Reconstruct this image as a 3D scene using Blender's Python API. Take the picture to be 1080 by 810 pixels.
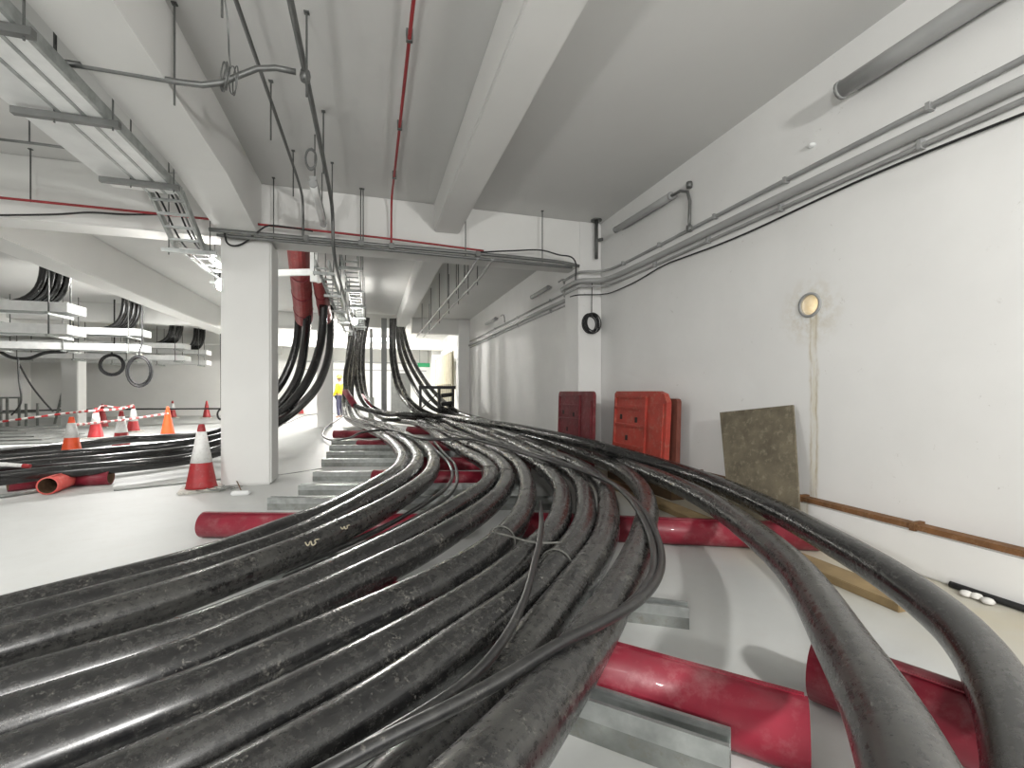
import bpy, bmesh, math, random
from mathutils import Vector, Matrix
random.seed(7)
sc = bpy.context.scene
for o in list(bpy.data.objects): bpy.data.objects.remove(o)
COL = sc.collection

# ------------------------------------------------------------------ camera
F, YAW, CY, CAMH = 485.0, 0.2975, 413.5, 1.1          # focal length in px of the 1080x810 frame
cam = bpy.data.cameras.new('camera'); camo = bpy.data.objects.new('camera', cam); COL.objects.link(camo)
cam.sensor_fit = 'HORIZONTAL'; cam.sensor_width = 36; cam.lens = F/1080*36; cam.shift_y = (CY-405)/1080
cam.clip_start = .05; cam.clip_end = 200
camo.location = (0, 0, CAMH); camo.rotation_euler = (math.pi/2, 0, -YAW)
sc.camera = camo
# ------------------------------------------------------------------ world, exposure
w = bpy.data.worlds.new('world'); sc.world = w; w.use_nodes = True
w.node_tree.nodes['Background'].inputs[0].default_value = (.8, .85, .9, 1)
w.node_tree.nodes['Background'].inputs[1].default_value = .02
vs = sc.view_settings; vs.view_transform = 'Standard'; vs.look = 'None'; vs.gamma = 1; vs.use_curve_mapping = False
vs.exposure = 0.56
# ------------------------------------------------------------------ lamp powers (each lamp is built with its fixture below)
POW = dict(bay0=14, flood=98, flood2=52, left=165, far=90, work1=130, work2=3200, work3=120, leftfar=240)

S, C = math.sin(YAW), math.cos(YAW)
def PD(u, v, d):                                        # pixel + depth along the view axis
    xc, yc = (u-540)/F, -(v-CY)/F
    return Vector((d*(xc*C+S), d*(-xc*S+C), CAMH+d*yc))
def PZ(u, v, Z): return PD(u, v, (CAMH-Z)*F/(v-CY))     # pixel on the horizontal plane Z
def PY(u, v, Y): return PD(u, v, Y/(-(u-540)/F*S+C))
def PX(u, v, X): return PD(u, v, X/((u-540)/F*C+S))

# ------------------------------------------------------------------ materials
MATS = {}
def nt(name):
    m = bpy.data.materials.new(name); m.use_nodes = True; MATS[name] = m
    t = m.node_tree; return m, t, t.nodes['Principled BSDF']
def N(t, ty, **k):
    n = t.nodes.new(ty)
    for a, b in k.items():
        if a in n.inputs.keys() if hasattr(n.inputs, 'keys') else False: n.inputs[a].default_value = b
        else: setattr(n, a, b)
    return n
def ramp(t, src, stops):
    r = t.nodes.new('ShaderNodeValToRGB'); t.links.new(src, r.inputs[0])
    e = r.color_ramp.elements
    while len(e) < len(stops): e.new(.5)
    for i, (p, c) in enumerate(stops):
        e[i].position = p; e[i].color = c if len(c) == 4 else (*c, 1)
    return r.outputs[0]
def coords(t, kind='Object', scale=(1, 1, 1)):
    c = t.nodes.new('ShaderNodeTexCoord'); m = t.nodes.new('ShaderNodeMapping'); m.inputs['Scale'].default_value = scale
    t.links.new(c.outputs[kind], m.inputs[0]); return m.outputs[0]
def noise(t, vec, scale, detail=4, rough=.55, dist=0):
    n = t.nodes.new('ShaderNodeTexNoise'); n.inputs['Scale'].default_value = scale; n.inputs['Detail'].default_value = detail
    n.inputs['Roughness'].default_value = rough; n.inputs['Distortion'].default_value = dist
    t.links.new(vec, n.inputs['Vector']); return n.outputs['Fac']
def mix(t, fac, a, b, blend='MIX'):
    m = t.nodes.new('ShaderNodeMix'); m.data_type = 'RGBA'; m.blend_type = blend
    for sock, val in ((m.inputs[0], fac), (m.inputs[6], a), (m.inputs[7], b)):
        if hasattr(val, 'links'): t.links.new(val, sock)
        elif isinstance(val, (int, float)): sock.default_value = val
        else: sock.default_value = (*val, 1) if len(val) == 3 else val
    return m.outputs[2]
def math_(t, op, a, b=0.0, c=0.0, clamp=False):
    m = t.nodes.new('ShaderNodeMath'); m.operation = op; m.use_clamp = clamp
    for i, v in enumerate((a, b, c)):
        if hasattr(v, 'links'): t.links.new(v, m.inputs[i])
        else: m.inputs[i].default_value = v
    return m.outputs[0]
def bump(t, b, src, strength=.2, dist=.01):
    n = t.nodes.new('ShaderNodeBump'); n.inputs['Strength'].default_value = strength; n.inputs['Distance'].default_value = dist
    t.links.new(src, n.inputs['Height']); t.links.new(n.outputs[0], b.inputs['Normal'])
def simple(name, col, rough=.5, metal=0, var=.12, scale=6, dirt=None, coat=0, bumps=0):
    m, t, b = nt(name); v = coords(t)
    f = noise(t, v, scale, 5)
    c = ramp(t, f, [(.3, tuple(x*(1-var) for x in col)), (.7, tuple(min(1, x*(1+var)) for x in col))])
    if dirt:
        d = ramp(t, noise(t, v, scale*2.7, 6, .7), [(.52, (0, 0, 0)), (.72, (1, 1, 1))])
        c = mix(t, d, c, dirt)
    t.links.new(c, b.inputs['Base Color']); b.inputs['Roughness'].default_value = rough; b.inputs['Metallic'].default_value = metal
    b.inputs['Coat Weight'].default_value = coat
    if bumps: bump(t, b, noise(t, v, scale*8, 4), bumps)
    return m
def emit(name, col, s):
    m, t, b = nt(name); b.inputs['Base Color'].default_value = (*col, 1)
    b.inputs['Emission Color'].default_value = (*col, 1); b.inputs['Emission Strength'].default_value = s
    return m

def cable_mat(name, dust=.5, dustcol=(.12, .117, .105), rough=.22):
    m, t, b = nt(name)
    uv = coords(t, 'UV')                                  # u along the cable in metres, v around 0..1
    oi = t.nodes.new('ShaderNodeObjectInfo')
    add = t.nodes.new('ShaderNodeVectorMath'); add.operation = 'ADD'; t.links.new(uv, add.inputs[0])
    comb = t.nodes.new('ShaderNodeCombineXYZ'); t.links.new(math_(t, 'MULTIPLY', oi.outputs['Random'], 40.0), comb.inputs[0])
    t.links.new(comb.outputs[0], add.inputs[1])
    st = t.nodes.new('ShaderNodeMapping'); st.inputs['Scale'].default_value = (7, 26, 1); t.links.new(add.outputs[0], st.inputs[0])
    n2 = noise(t, st.outputs[0], 1.0, 5, .65, .3)
    ob = coords(t, 'Object'); g = noise(t, ob, 38, 8, .76, .1); big = noise(t, ob, 4.5, 4, .6)
    s = math_(t, 'ADD', math_(t, 'MULTIPLY', g, .5), math_(t, 'MULTIPLY', n2, .25))
    s = math_(t, 'ADD', s, math_(t, 'MULTIPLY', big, .25))
    d = ramp(t, s, [(.45-.05*dust, (0, 0, 0)), (.68-.05*dust, (1, 1, 1))])
    k = math_(t, 'MULTIPLY', d, .10+.5*dust)
    c = mix(t, k, (.007, .0072, .008), dustcol)
    chips = ramp(t, math_(t, 'ADD', math_(t, 'MULTIPLY', noise(t, ob, 70, 6, .8, .2), .7), math_(t, 'MULTIPLY', noise(t, ob, 7, 3), .3)), [(.565, (0, 0, 0)), (.66, (1, 1, 1))])
    c = mix(t, math_(t, 'MULTIPLY', chips, .2+.5*dust), c, (.36, .345, .30))
    t.links.new(c, b.inputs['Base Color'])
    t.links.new(ramp(t, k, [(0, (rough,)*3), (.6, (.44,)*3)]), b.inputs['Roughness'])
    b.inputs['Specular IOR Level'].default_value = .65
    b.inputs['Coat Weight'].default_value = .2; b.inputs['Coat Roughness'].default_value = .22
    bump(t, b, s, .06, .004)
    return m
cable_mat('cable', .48); cable_mat('cable_clean', .08, rough=.25); cable_mat('cable_dusty', .75)
cable_mat('cable_thin', .3, rough=.35)
simple('white_paint', (.78, .78, .76), .75, var=.03, scale=1.3, bumps=.04)
simple('ceiling_paint', (.62, .62, .605), .85, var=.03, scale=.8)
simple('beam_paint', (.74, .74, .72), .8, var=.03, scale=1.1)
simple('galv', (.42, .44, .43), .4, .75, .22, 14)
simple('galv_bright', (.86, .87, .86), .5, .15, .06, 10)
simple('galv_dull', (.27, .285, .27), .5, .6, .25, 9, dirt=(.22, .21, .18))
simple('conduit', (.17, .175, .17), .42, .5, .12, 8)
simple('conduit_light', (.36, .365, .36), .45, .3, .12, 8)
simple('barrier_brown', (.15, .045, .03), .7, 0, .25, 6)
simple('timber_dark', (.10, .06, .03), .8, 0, .3, 6)
simple('rod', (.13, .135, .13), .5, .6, .2, 20)
simple('red_pipe', (.30, .022, .026), .45, 0, .2, 5)
simple('duct_red', (.225, .014, .03), .45, 0, .25, 3, dirt=(.30, .10, .11), coat=.1)
simple('duct_drop', (.30, .045, .045), .5, 0, .2, 5, dirt=(.36, .14, .12))
simple('duct_salmon', (.62, .10, .085), .5, 0, .15, 5, dirt=(.6, .25, .2))
simple('duct_inside', (.20, .12, .07), .8, 0, .3, 12)
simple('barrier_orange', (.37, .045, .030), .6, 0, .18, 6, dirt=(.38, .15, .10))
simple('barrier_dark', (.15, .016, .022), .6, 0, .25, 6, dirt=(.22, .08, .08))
simple('slot_black', (.012, .010, .010), .8)
simple('plywood', (.135, .115, .078), .8, 0, .3, 7, dirt=(.25, .22, .16), bumps=.3)
simple('rust', (.16, .075, .028), .8, .1, .35, 10, dirt=(.28, .16, .08))
simple('timber', (.28, .20, .10), .75, 0, .25, 6)
simple('rubber_black', (.012, .012, .013), .55, 0, .3, 12)
simple('grey_plastic', (.30, .305, .30), .5, 0, .1, 8)
simple('luminaire_grey', (.36, .365, .36), .35, 0, .05, 3, coat=.3)
simple('white_plastic', (.75, .76, .75), .4, 0, .05, 6)
simple('cone_red', (.36, .024, .028), .5, 0, .18, 9, dirt=(.35, .10, .09))
simple('cone_orange', (.85, .10, .025), .45, 0, .1, 9)
simple('cone_white', (.80, .80, .78), .4, 0, .06, 12, dirt=(.6, .58, .55))
simple('cone_base', (.55, .53, .48), .7, 0, .2, 9, dirt=(.2, .19, .17))
simple('pebble', (.70, .69, .66), .7, 0, .1, 20)
simple('vest', (.85, .62, .02), .7, 0, .1, 12)
simple('skin', (.42, .26, .19), .6, 0, .05, 10)
simple('trousers', (.05, .05, .09), .8, 0, .2, 12)
simple('tan_sheet', (.42, .38, .27), .7, 0, .12, 4)
simple('dark_steel', (.035, .035, .037), .5, .4, .3, 12)
simple('mat_grey', (.16, .165, .155), .85, 0, .3, 4)
simple('tie', (.10, .10, .09), .7, 0, .2, 30)
simple('chalk', (.40, .36, .26), .9, 0, .1, 40)
simple('exit_green', (.02, .25, .10), .4)
emit('tube_lit', (1, .98, .95), 14); emit('bulb', (1, .97, .92), 120); emit('hole_glow', (1, .82, .52), 2.2)
def stripe_mat():
    m, t, b = nt('tape')
    uv = t.nodes.new('ShaderNodeTexCoord'); sp = t.nodes.new('ShaderNodeSeparateXYZ'); t.links.new(uv.outputs['UV'], sp.inputs[0])
    f = math_(t, 'GREATER_THAN', math_(t, 'FRACT', math_(t, 'MULTIPLY', sp.outputs[0], 3.2)), .5)
    t.links.new(mix(t, f, (.8, .78, .76), (.5, .03, .03)), b.inputs['Base Color']); b.inputs['Roughness'].default_value = .4
stripe_mat()
def floor_mat():
    m, t, b = nt('floor_paint'); v = coords(t)
    a = noise(t, v, .55, 5, .6); f = noise(t, v, 7, 6, .7)
    c = ramp(t, a, [(.3, (.50, .51, .495)), (.7, (.60, .61, .595))])
    c = mix(t, ramp(t, f, [(.5, (0, 0, 0)), (.75, (.55,)*3)]), c, (.52, .515, .49))
    sp = noise(t, v, 60, 3, .8); c = mix(t, ramp(t, sp, [(.7, (0, 0, 0)), (.8, (.5,)*3)]), c, (.38, .37, .34))
    # tan dust along the right wall
    sep = t.nodes.new('ShaderNodeSeparateXYZ'); t.links.new(v, sep.inputs[0])
    near = math_(t, 'MULTIPLY_ADD', sep.outputs[0], 1.5, -3.2, True)
    near = math_(t, 'MULTIPLY', near, ramp(t, noise(t, v, 2.2, 5), [(.25, (.3,)*3), (.65, (1,)*3)]))
    c = mix(t, math_(t, 'MULTIPLY', near, .85), c, (.52, .46, .32))
    t.links.new(c, b.inputs['Base Color']); b.inputs['Roughness'].default_value = .55
    bump(t, b, f, .06, .01)
floor_mat()
def wall_mat():
    m, t, b = nt('wall_right_paint'); v = coords(t)
    sep = t.nodes.new('ShaderNodeSeparateXYZ'); t.links.new(v, sep.inputs[0]); y, z = sep.outputs[1], sep.outputs[2]
    a = noise(t, v, .9, 5, .6)
    c = ramp(t, a, [(.3, (.73, .73, .715)), (.7, (.80, .80, .785))])
    # scuffs
    sc_ = noise(t, v, 16, 5, .75, .5); sc2 = noise(t, v, 2.3, 3)
    scm = math_(t, 'MULTIPLY', ramp(t, sc_, [(.64, (0,)*3), (.70, (1,)*3)]), ramp(t, sc2, [(.5, (0,)*3), (.62, (.6,)*3)]))
    c = mix(t, scm, c, (.42, .40, .36))
    # brown leak below the core hole at y=2.71, z=1.77
    wob = math_(t, 'MULTIPLY', math_(t, 'SUBTRACT', noise(t, v, 3, 3), .5), .05)
    wob = math_(t, 'ADD', wob, math_(t, 'MULTIPLY', math_(t, 'SUBTRACT', noise(t, v, 14, 3), .5), .018))
    dy = math_(t, 'SUBTRACT', math_(t, 'ADD', y, wob), 2.68)
    def band(w_, off=0.0):
        d_ = math_(t, 'ABSOLUTE', math_(t, 'ADD', dy, off))
        return math_(t, 'SUBTRACT', 1.0, math_(t, 'DIVIDE', d_, w_), 0, True)
    below = math_(t, 'LESS_THAN', z, 1.72)
    fade = math_(t, 'MULTIPLY_ADD', math_(t, 'SUBTRACT', 1.75, z), -.5, 1.0, True)
    streak = math_(t, 'MULTIPLY', band(.05), below)
    str1 = math_(t, 'ADD', math_(t, 'MULTIPLY', band(.014, .022), .9), math_(t, 'MULTIPLY', band(.012, -.024), .8), 0, True)
    brk = ramp(t, noise(t, coords(t, 'Object', (1, 9, 1.6)), 3.0, 5, .7), [(.36, (.15,)*3), (.6, (1,)*3)])
    str1 = math_(t, 'MULTIPLY', math_(t, 'MULTIPLY', str1, below), brk)
    streak = math_(t, 'MULTIPLY', streak, brk)
    c = mix(t, math_(t, 'MULTIPLY', streak, .55), c, (.60, .54, .36))
    c = mix(t, math_(t, 'MULTIPLY', str1, .75), c, (.36, .27, .11))
    halo_d = math_(t, 'SQRT', math_(t, 'ADD', math_(t, 'POWER', math_(t, 'SUBTRACT', y, 2.71), 2.0), math_(t, 'POWER', math_(t, 'SUBTRACT', z, 1.72), 2.0)))
    halo = math_(t, 'MULTIPLY', math_(t, 'SUBTRACT', 1.0, math_(t, 'DIVIDE', halo_d, .3), 0, True), ramp(t, noise(t, v, 9, 5, .7), [(.42, (0,)*3), (.6, (1,)*3)]))
    c = mix(t, math_(t, 'MULTIPLY', halo, .7), c, (.50, .43, .29))
    t.links.new(c, b.inputs['Base Color']); b.inputs['Roughness'].default_value = .6
    bump(t, b, a, .05, .02)
wall_mat()

# ------------------------------------------------------------------ mesh helpers
def tag(o, label=None, cat=None, group=None, kind=None):
    if label: o['label'] = label
    if cat: o['category'] = cat
    if group: o['group'] = group
    if kind: o['kind'] = kind
    return o
def link(name, me, mat, parent=None, smooth=False):
    o = bpy.data.objects.new(name, me); COL.objects.link(o)
    if mat is not None and not me.materials: me.materials.append(MATS[mat])
    if smooth:
        for p in me.polygons: p.use_smooth = True
    if parent is not None:
        o.parent = parent; o.matrix_parent_inverse = Matrix.Translation(-parent.location) if parent.parent is None else Matrix()
    return o
def empty(name, loc, label, cat, group=None, kind=None):
    o = bpy.data.objects.new(name, None); COL.objects.link(o); o.location = loc; o.empty_display_size = .1
    return tag(o, label, cat, group, kind)
class MB:
    def __init__(s): s.v, s.f = [], []
    def add(s, vs_, fs):
        k = len(s.v); s.v += [tuple(p) for p in vs_]; s.f += [tuple(i+k for i in f) for f in fs]; return s
    def box(s, x0, x1, y0, y1, z0, z1):
        return s.add([(x, y, z) for z in (z0, z1) for y in (y0, y1) for x in (x0, x1)],
                     [(0, 2, 3, 1), (4, 5, 7, 6), (0, 1, 5, 4), (2, 6, 7, 3), (0, 4, 6, 2), (1, 3, 7, 5)])
    def prism(s, prof, p0, p1, up=Vector((0, 0, 1))):       # profile of (side, up) pairs swept from p0 to p1
        p0, p1 = Vector(p0), Vector(p1); d = (p1-p0).normalized(); side = d.cross(up).normalized(); u = side.cross(d)
        n = len(prof); vs_ = [p+side*a+u*b for p in (p0, p1) for a, b in prof]
        fs = [(i, (i+1) % n, n+(i+1) % n, n+i) for i in range(n)]+[tuple(range(n))[::-1], tuple(range(n, 2*n))]
        return s.add(vs_, fs)
    def tube(s, p0, p1, r, n=10, r1=None):
        p0, p1 = Vector(p0), Vector(p1); d = (p1-p0).normalized(); r1 = r if r1 is None else r1
        a = d.orthogonal().normalized(); b = d.cross(a)
        vs_ = [p+(a*math.cos(2*math.pi*i/n)+b*math.sin(2*math.pi*i/n))*q for p, q in ((p0, r), (p1, r1)) for i in range(n)]
        return s.add(vs_, [(i, (i+1) % n, n+(i+1) % n, n+i) for i in range(n)]+[tuple(range(n))[::-1], tuple(range(n, 2*n))])
    def lathe(s, prof, c=(0, 0, 0), n=24):                  # (r, z) pairs
        k = len(prof); vs_ = [(c[0]+r*math.cos(2*math.pi*j/n), c[1]+r*math.sin(2*math.pi*j/n), c[2]+z) for r, z in prof for j in range(n)]
        fs = [(i*n+j, i*n+(j+1) % n, (i+1)*n+(j+1) % n, (i+1)*n+j) for i in range(k-1) for j in range(n)]
        fs += [tuple(range(n))[::-1], tuple(range((k-1)*n, k*n))]
        return s.add(vs_, fs)
    def mesh(s, name, bevel=0):
        me = bpy.data.meshes.new(name); me.from_pydata(s.v, [], s.f); 
        bm = bmesh.new(); bm.from_mesh(me); bmesh.ops.recalc_face_normals(bm, faces=bm.faces)
        if bevel: bmesh.ops.bevel(bm, geom=bm.edges[:], offset=bevel, segments=2, affect='EDGES', clamp_overlap=True)
        bm.to_mesh(me); bm.free(); me.update(); return me
    def build(s, name, mat, parent=None, bevel=0, smooth=False): 
        o = link(name, s.mesh(name, bevel), mat, parent)
        if smooth:
            for p in o.data.polygons: p.use_smooth = len(p.vertices) <= 4
        return o
def spline(pts, step=.04, passes=2):
    pts = [Vector(p) for p in pts]
    if len(pts) == 2: return [pts[0].lerp(pts[1], i/8) for i in range(9)]
    P = [pts[0]*2-pts[1]]+pts+[pts[-1]*2-pts[-2]]; out = []
    for i in range(1, len(P)-2):
        p0, p1, p2, p3 = P[i-1:i+3]; n = max(2, int((p2-p1).length/step))
        t0 = 0; t1 = t0+max(1e-4, (p1-p0).length**.5); t2 = t1+max(1e-4, (p2-p1).length**.5); t3 = t2+max(1e-4, (p3-p2).length**.5)
        for j in range(n):
            t = t1+(t2-t1)*j/n
            a1 = p0*((t1-t)/(t1-t0))+p1*((t-t0)/(t1-t0)); a2 = p1*((t2-t)/(t2-t1))+p2*((t-t1)/(t2-t1)); a3 = p2*((t3-t)/(t3-t2))+p3*((t-t2)/(t3-t2))
            b1 = a1*((t2-t)/(t2-t0))+a2*((t-t0)/(t2-t0)); b2 = a2*((t3-t)/(t3-t1))+a3*((t-t1)/(t3-t1))
            out.append(b1*((t2-t)/(t2-t1))+b2*((t-t1)/(t2-t1)))
    out.append(pts[-1])
    # resample evenly and smooth
    L = [0]
    for a, b in zip(out, out[1:]): L.append(L[-1]+(b-a).length)
    n = max(4, int(L[-1]/step)); res = []; k = 0
    for i in range(n+1):
        s = L[-1]*i/n
        while k < len(L)-2 and L[k+1] < s: k += 1
        res.append(out[k].lerp(out[k+1], (s-L[k])/max(1e-9, L[k+1]-L[k])))
    for _ in range(passes):
        res = [res[0]]+[(res[i-1]+res[i]*2+res[i+1])/4 for i in range(1, len(res)-1)]+[res[-1]]
    return res
def tube_mesh(name, path, r, n=16, sag=None):
    path = [Vector(p) for p in path]; m = len(path); vs_, fs, uvs = [], [], []
    T = [(path[min(i+1, m-1)]-path[max(i-1, 0)]).normalized() for i in range(m)]
    a = T[0].cross(Vector((0, 0, 1))); a = a.normalized() if a.length > .01 else T[0].orthogonal().normalized(); s = 0
    for i in range(m):
        a = (a-T[i]*a.dot(T[i])).normalized(); b = T[i].cross(a)
        if i: s += (path[i]-path[i-1]).length
        for j in range(n):
            q = 2*math.pi*j/n; vs_.append(path[i]+(a*math.cos(q)+b*math.sin(q))*r); uvs.append((s, j/n))
    for i in range(m-1):
        for j in range(n):
            fs.append((i*n+j, i*n+(j+1) % n, (i+1)*n+(j+1) % n, (i+1)*n+j))
    fs += [tuple(range(n))[::-1], tuple(range((m-1)*n, m*n))]
    me = bpy.data.meshes.new(name); me.from_pydata(vs_, [], fs); ul = me.uv_layers.new(name='UVMap')
    for p in me.polygons:
        for li in p.loop_indices:
            vi = me.loops[li].vertex_index; u, v = uvs[vi]
            if len(p.vertices) == 4 and v == 0 and any(uvs[me.loops[k].vertex_index][1] > .8 for k in p.loop_indices): v = 1.0
            ul.data[li].uv = (u, v)
        p.use_smooth = len(p.vertices) == 4
    bm = bmesh.new(); bm.from_mesh(me); bmesh.ops.recalc_face_normals(bm, faces=bm.faces); bm.to_mesh(me); bm.free()
    return me
def pix(pts, Z=None):                                        # (u,v) on plane Z, (u,v,z) z>0 height, (u,v,-d) depth
    out = []
    for p in pts:
        if isinstance(p, Vector): out.append(p)
        elif len(p) == 2: out.append(PZ(p[0], p[1], Z))
        elif p[2] < 0: out.append(PD(p[0], p[1], -p[2]))
        else: out.append(PZ(*p))
    return out
def cable(name, pts, r, mat, label=None, cat='cable', group=None, n=18, step=.04, passes=6, parent=None):
    me = tube_mesh(name, spline(pts, step, passes), r, n); o = link(name, me, mat, parent)
    if label: tag(o, label, cat, group)
    return o
def struct(o): o['kind'] = 'structure'; return o

# ------------------------------------------------------------------ the building
H, YB, XW = 3.57, 6.06, 3.23
YR, XL, YF = -5.0, -14.0, 25.0
struct(MB().box(XL, XW+.3, YR, YF, -.2, 0).build('floor', 'floor_paint'))
# ceiling: slab in pieces round the cable opening of the second bay (x -1.1..1.15, y 15.2..16.6)
cm = MB()
for b in ((XL, XW+.3, YR, 15.2), (XL, -1.1, 15.2, 18.4), (1.3, XW+.3, 15.2, 18.4), (XL, XW+.3, 18.4, YF)): cm.box(b[0], b[1], b[2], b[3], H, H+.25)
cm.box(-1.3, 1.5, 15.0, 18.6, H+1.2, H+1.3)
for b in ((-1.2, -1.1, 15.1, 18.5), (1.3, 1.4, 15.1, 18.5), (-1.2, 1.4, 15.1, 15.2), (-1.2, 1.4, 18.4, 18.5)): cm.box(b[0], b[1], b[2], b[3], H+.25, H+1.2)
struct(cm.build('ceiling', 'ceiling_paint'))
wr = MB()                                                    # right wall with the core hole
hy, hz, hr = 2.71, 1.77, .083
n = 32; ring = [(hy+hr*math.cos(2*math.pi*i/n), hz+hr*math.sin(2*math.pi*i/n)) for i in range(n)]
sq = []
for i in range(n):
    a = 2*math.pi*i/n; c_, s_ = math.cos(a), math.sin(a); k = .3/max(abs(c_), abs(s_)); sq.append((hy+k*c_, hz+k*s_))
wr.add([(XW, y, z) for y, z in ring]+[(XW, y, z) for y, z in sq]+[(XW+.28, y, z) for y, z in ring],
       [(i, (i+1) % n, n+(i+1) % n, n+i) for i in range(n)]+[(i, 2*n+i, 2*n+(i+1) % n, (i+1) % n) for i in range(n)])
for y0, y1, z0, z1 in ((YR, hy-.3, 0, H), (hy+.3, YF, 0, H), (hy-.3, hy+.3, 0, hz-.3), (hy-.3, hy+.3, hz+.3, H)):
    wr.add([(XW, y0, z0), (XW, y1, z0), (XW, y1, z1), (XW, y0, z1)], [(0, 1, 2, 3)])
wr.add([(XW+.3, YR, 0), (XW+.3, YF, 0), (XW+.3, YF, H), (XW+.3, YR, H)], [(0, 1, 2, 3)])
me = bpy.data.meshes.new('wall_right'); me.from_pydata(wr.v, [], wr.f); me.materials.append(MATS['wall_right_paint'])
struct(link('wall_right', me, None))
struct(MB().box(XW-.09, XW, YR, YF, 0, .27).build('baseboard_right', 'wall_right_paint', bevel=.012))
struct(MB().box(XL-.2, XW+.3, YF, YF+.2, 0, H).build('wall_back', 'white_paint'))
struct(MB().box(XL-.2, XL, YR, YF, 0, H).build('wall_left', 'white_paint'))
struct(MB().box(XL-.2, XW+.3, YR-.2, YR, 0, H).build('wall_rear', 'white_paint'))
XC0, XC1 = -1.665, -1.135
def column(x0, x1, y0, y1, z1=H): return struct(MB().box(x0, x1, y0, y1, 0, z1).build('column', 'beam_paint', bevel=.02))
column(XC0, XC1, 6.07, 6.52, 2.9)
struct(MB().box(XW-.365, XW, YB, YB+.5, 0, H-.0).build('pilaster', 'wall_right_paint', bevel=.015))
struct(MB().box(XW-.38, XW, 15.45, 16.0, 0, H).build('pilaster', 'wall_right_paint', bevel=.015))
struct(MB().box(XW-.38, XW, 22.5, 23.0, 0, H).build('pilaster', 'wall_right_paint', bevel=.015))
def beam(x0, x1, y0, y1, z0): return struct(MB().box(x0, x1, y0, y1, z0, H).build('ceiling_beam', 'beam_paint', bevel=.015))
beam(XL, XW, YB+.01, YB+.37, 2.9)
# near-left beam with the haunch that deepens towards the column
hb = MB().prism([(0, 3.07), (0, H), (.42, H), (.42, 3.07)], (-1.66, YR, 0), (-1.66, 4.7, 0))
hb.prism([(YR*0+4.7, 3.07), (6.06, 2.9), (6.06, H), (4.7, H)], (-1.24, 0, 0), (-1.66, 0, 0)) if False else None
hb.add([(-1.66, 4.7, 3.07), (-1.24, 4.7, 3.07), (-1.24, 4.7, H), (-1.66, 4.7, H), (-1.66, 6.06, 2.9), (-1.24, 6.06, 2.9), (-1.24, 6.06, H), (-1.66, 6.06, H)],
       [(0, 1, 5, 4), (1, 2, 6, 5), (0, 4, 7, 3), (4, 5, 6, 7), (2, 3, 7, 6)])
struct(hb.build('ceiling_beam', 'beam_paint'))
beam(.79, 1.12, YR, YB, 3.2)
beam(.79, 1.12, YB+.37, 15.2, 3.2)
beam(-4.65, -4.2, YB+.37, YF, 2.94)
beam(-9.6, -9.2, YR, YF, 2.94)
beam(1.3, XW, 15.5, 15.85, 3.06)
beam(XL, -1.1, 15.5, 15.85, 3.06)
beam(XL, XW, 21.5, 21.8, 3.06)
column(-4.75, -4.2, 18.6, 19.1, 2.94)
column(-1.62, -1.17, 15.52, 15.92, 3.06)
column(-9.65, -9.2, 18.6, 19.1, 2.94)

# ------------------------------------------------------------------ lamps
def batten(loc, length, ax, lit, power, label, r=.055, group=None, wall=False, mat='luminaire_grey'):
    loc = Vector(loc); d = Vector(ax).normalized()*length/2
    e = empty('batten_light', loc, label, 'light', group)
    me = tube_mesh('diffuser', [loc-d, loc-d*.5, loc+d*.5, loc+d], r, 14); link('diffuser', me, 'tube_lit' if lit else mat, e)
    for s in (-1, 1):
        MB().tube(loc+d*s, loc+d*s*1.03, r*1.08, 14).build('end_cap', 'grey_plastic', e, smooth=True)
    up = Vector((r*1.6, 0, 0)) if wall else Vector((0, 0, r*1.3))
    MB().prism([(-.03, 0), (.03, 0), (.03, .03), (-.03, .03)], loc-d*.98+up, loc+d*.98+up).build('spine', 'grey_plastic', e)
    if not wall:
        for s in (-.7, .7):
            q = loc+d*s+Vector((0, 0, r)); MB().tube(q, (q.x, q.y, H), .006, 6).build('hanger_rod', 'rod', e)
    if lit:
        l = bpy.data.lights.new('tube_lamp', 'AREA'); l.shape = 'RECTANGLE'; l.size = length; l.size_y = .16; l.energy = power; l.color = (1, .985, .96)
        lo = bpy.data.objects.new('tube_lamp', l); COL.objects.link(lo); lo.location = (0, 0, -r-.02)
        lo.rotation_euler = (0, 0, math.atan2(d.y, d.x)); lo.parent = e
    return e
batten((.2, -1.6, 3.3), 1.5, (1, 0, 0), True, POW['bay0'], 'added unseen ceiling tube light behind the camera over the near cables')  # unseen tube added as soft fill for the near bay
def flood(p, aim, power, label):
    p = Vector(p); d = (Vector(aim)-p).normalized(); e = empty('flood_lamp', (p.x, p.y, 0), label, 'lamp')
    MB().prism([(-.16, -.12), (.16, -.12), (.16, .12), (-.16, .12)], p-d*.10, p-d*.02).build('lamp_head', 'dark_steel', e, bevel=.01)
    MB().prism([(-.14, -.10), (.14, -.10), (.14, .10), (-.14, .10)], p-d*.02, p-d*.015).build('lamp_glass', 'tube_lit', e)
    MB().tube((p.x, p.y, .5), p-Vector((0, 0, .12)), .018, 10).build('pole', 'rod', e)
    for k in range(3):
        a = 2.1*k+.4; MB().tube((p.x+.4*math.cos(a), p.y+.4*math.sin(a), .01), (p.x, p.y, .75), .013, 8).build('leg', 'rod', e)
    l = bpy.data.lights.new('flood_light', 'AREA'); l.shape = 'RECTANGLE'; l.size = .28; l.size_y = .2; l.energy = power; l.color = (1, .985, .96)
    lo = bpy.data.objects.new('flood_light', l); COL.objects.link(lo); lo.location = p+d*.01-e.location; lo.rotation_euler = d.to_track_quat('-Z', 'Y').to_euler(); lo.parent = e
flood((1.55, -2.2, 2.5), (.6, 4.0, 1.6), POW['flood'], 'tall tripod floodlight behind the camera on the right')
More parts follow.
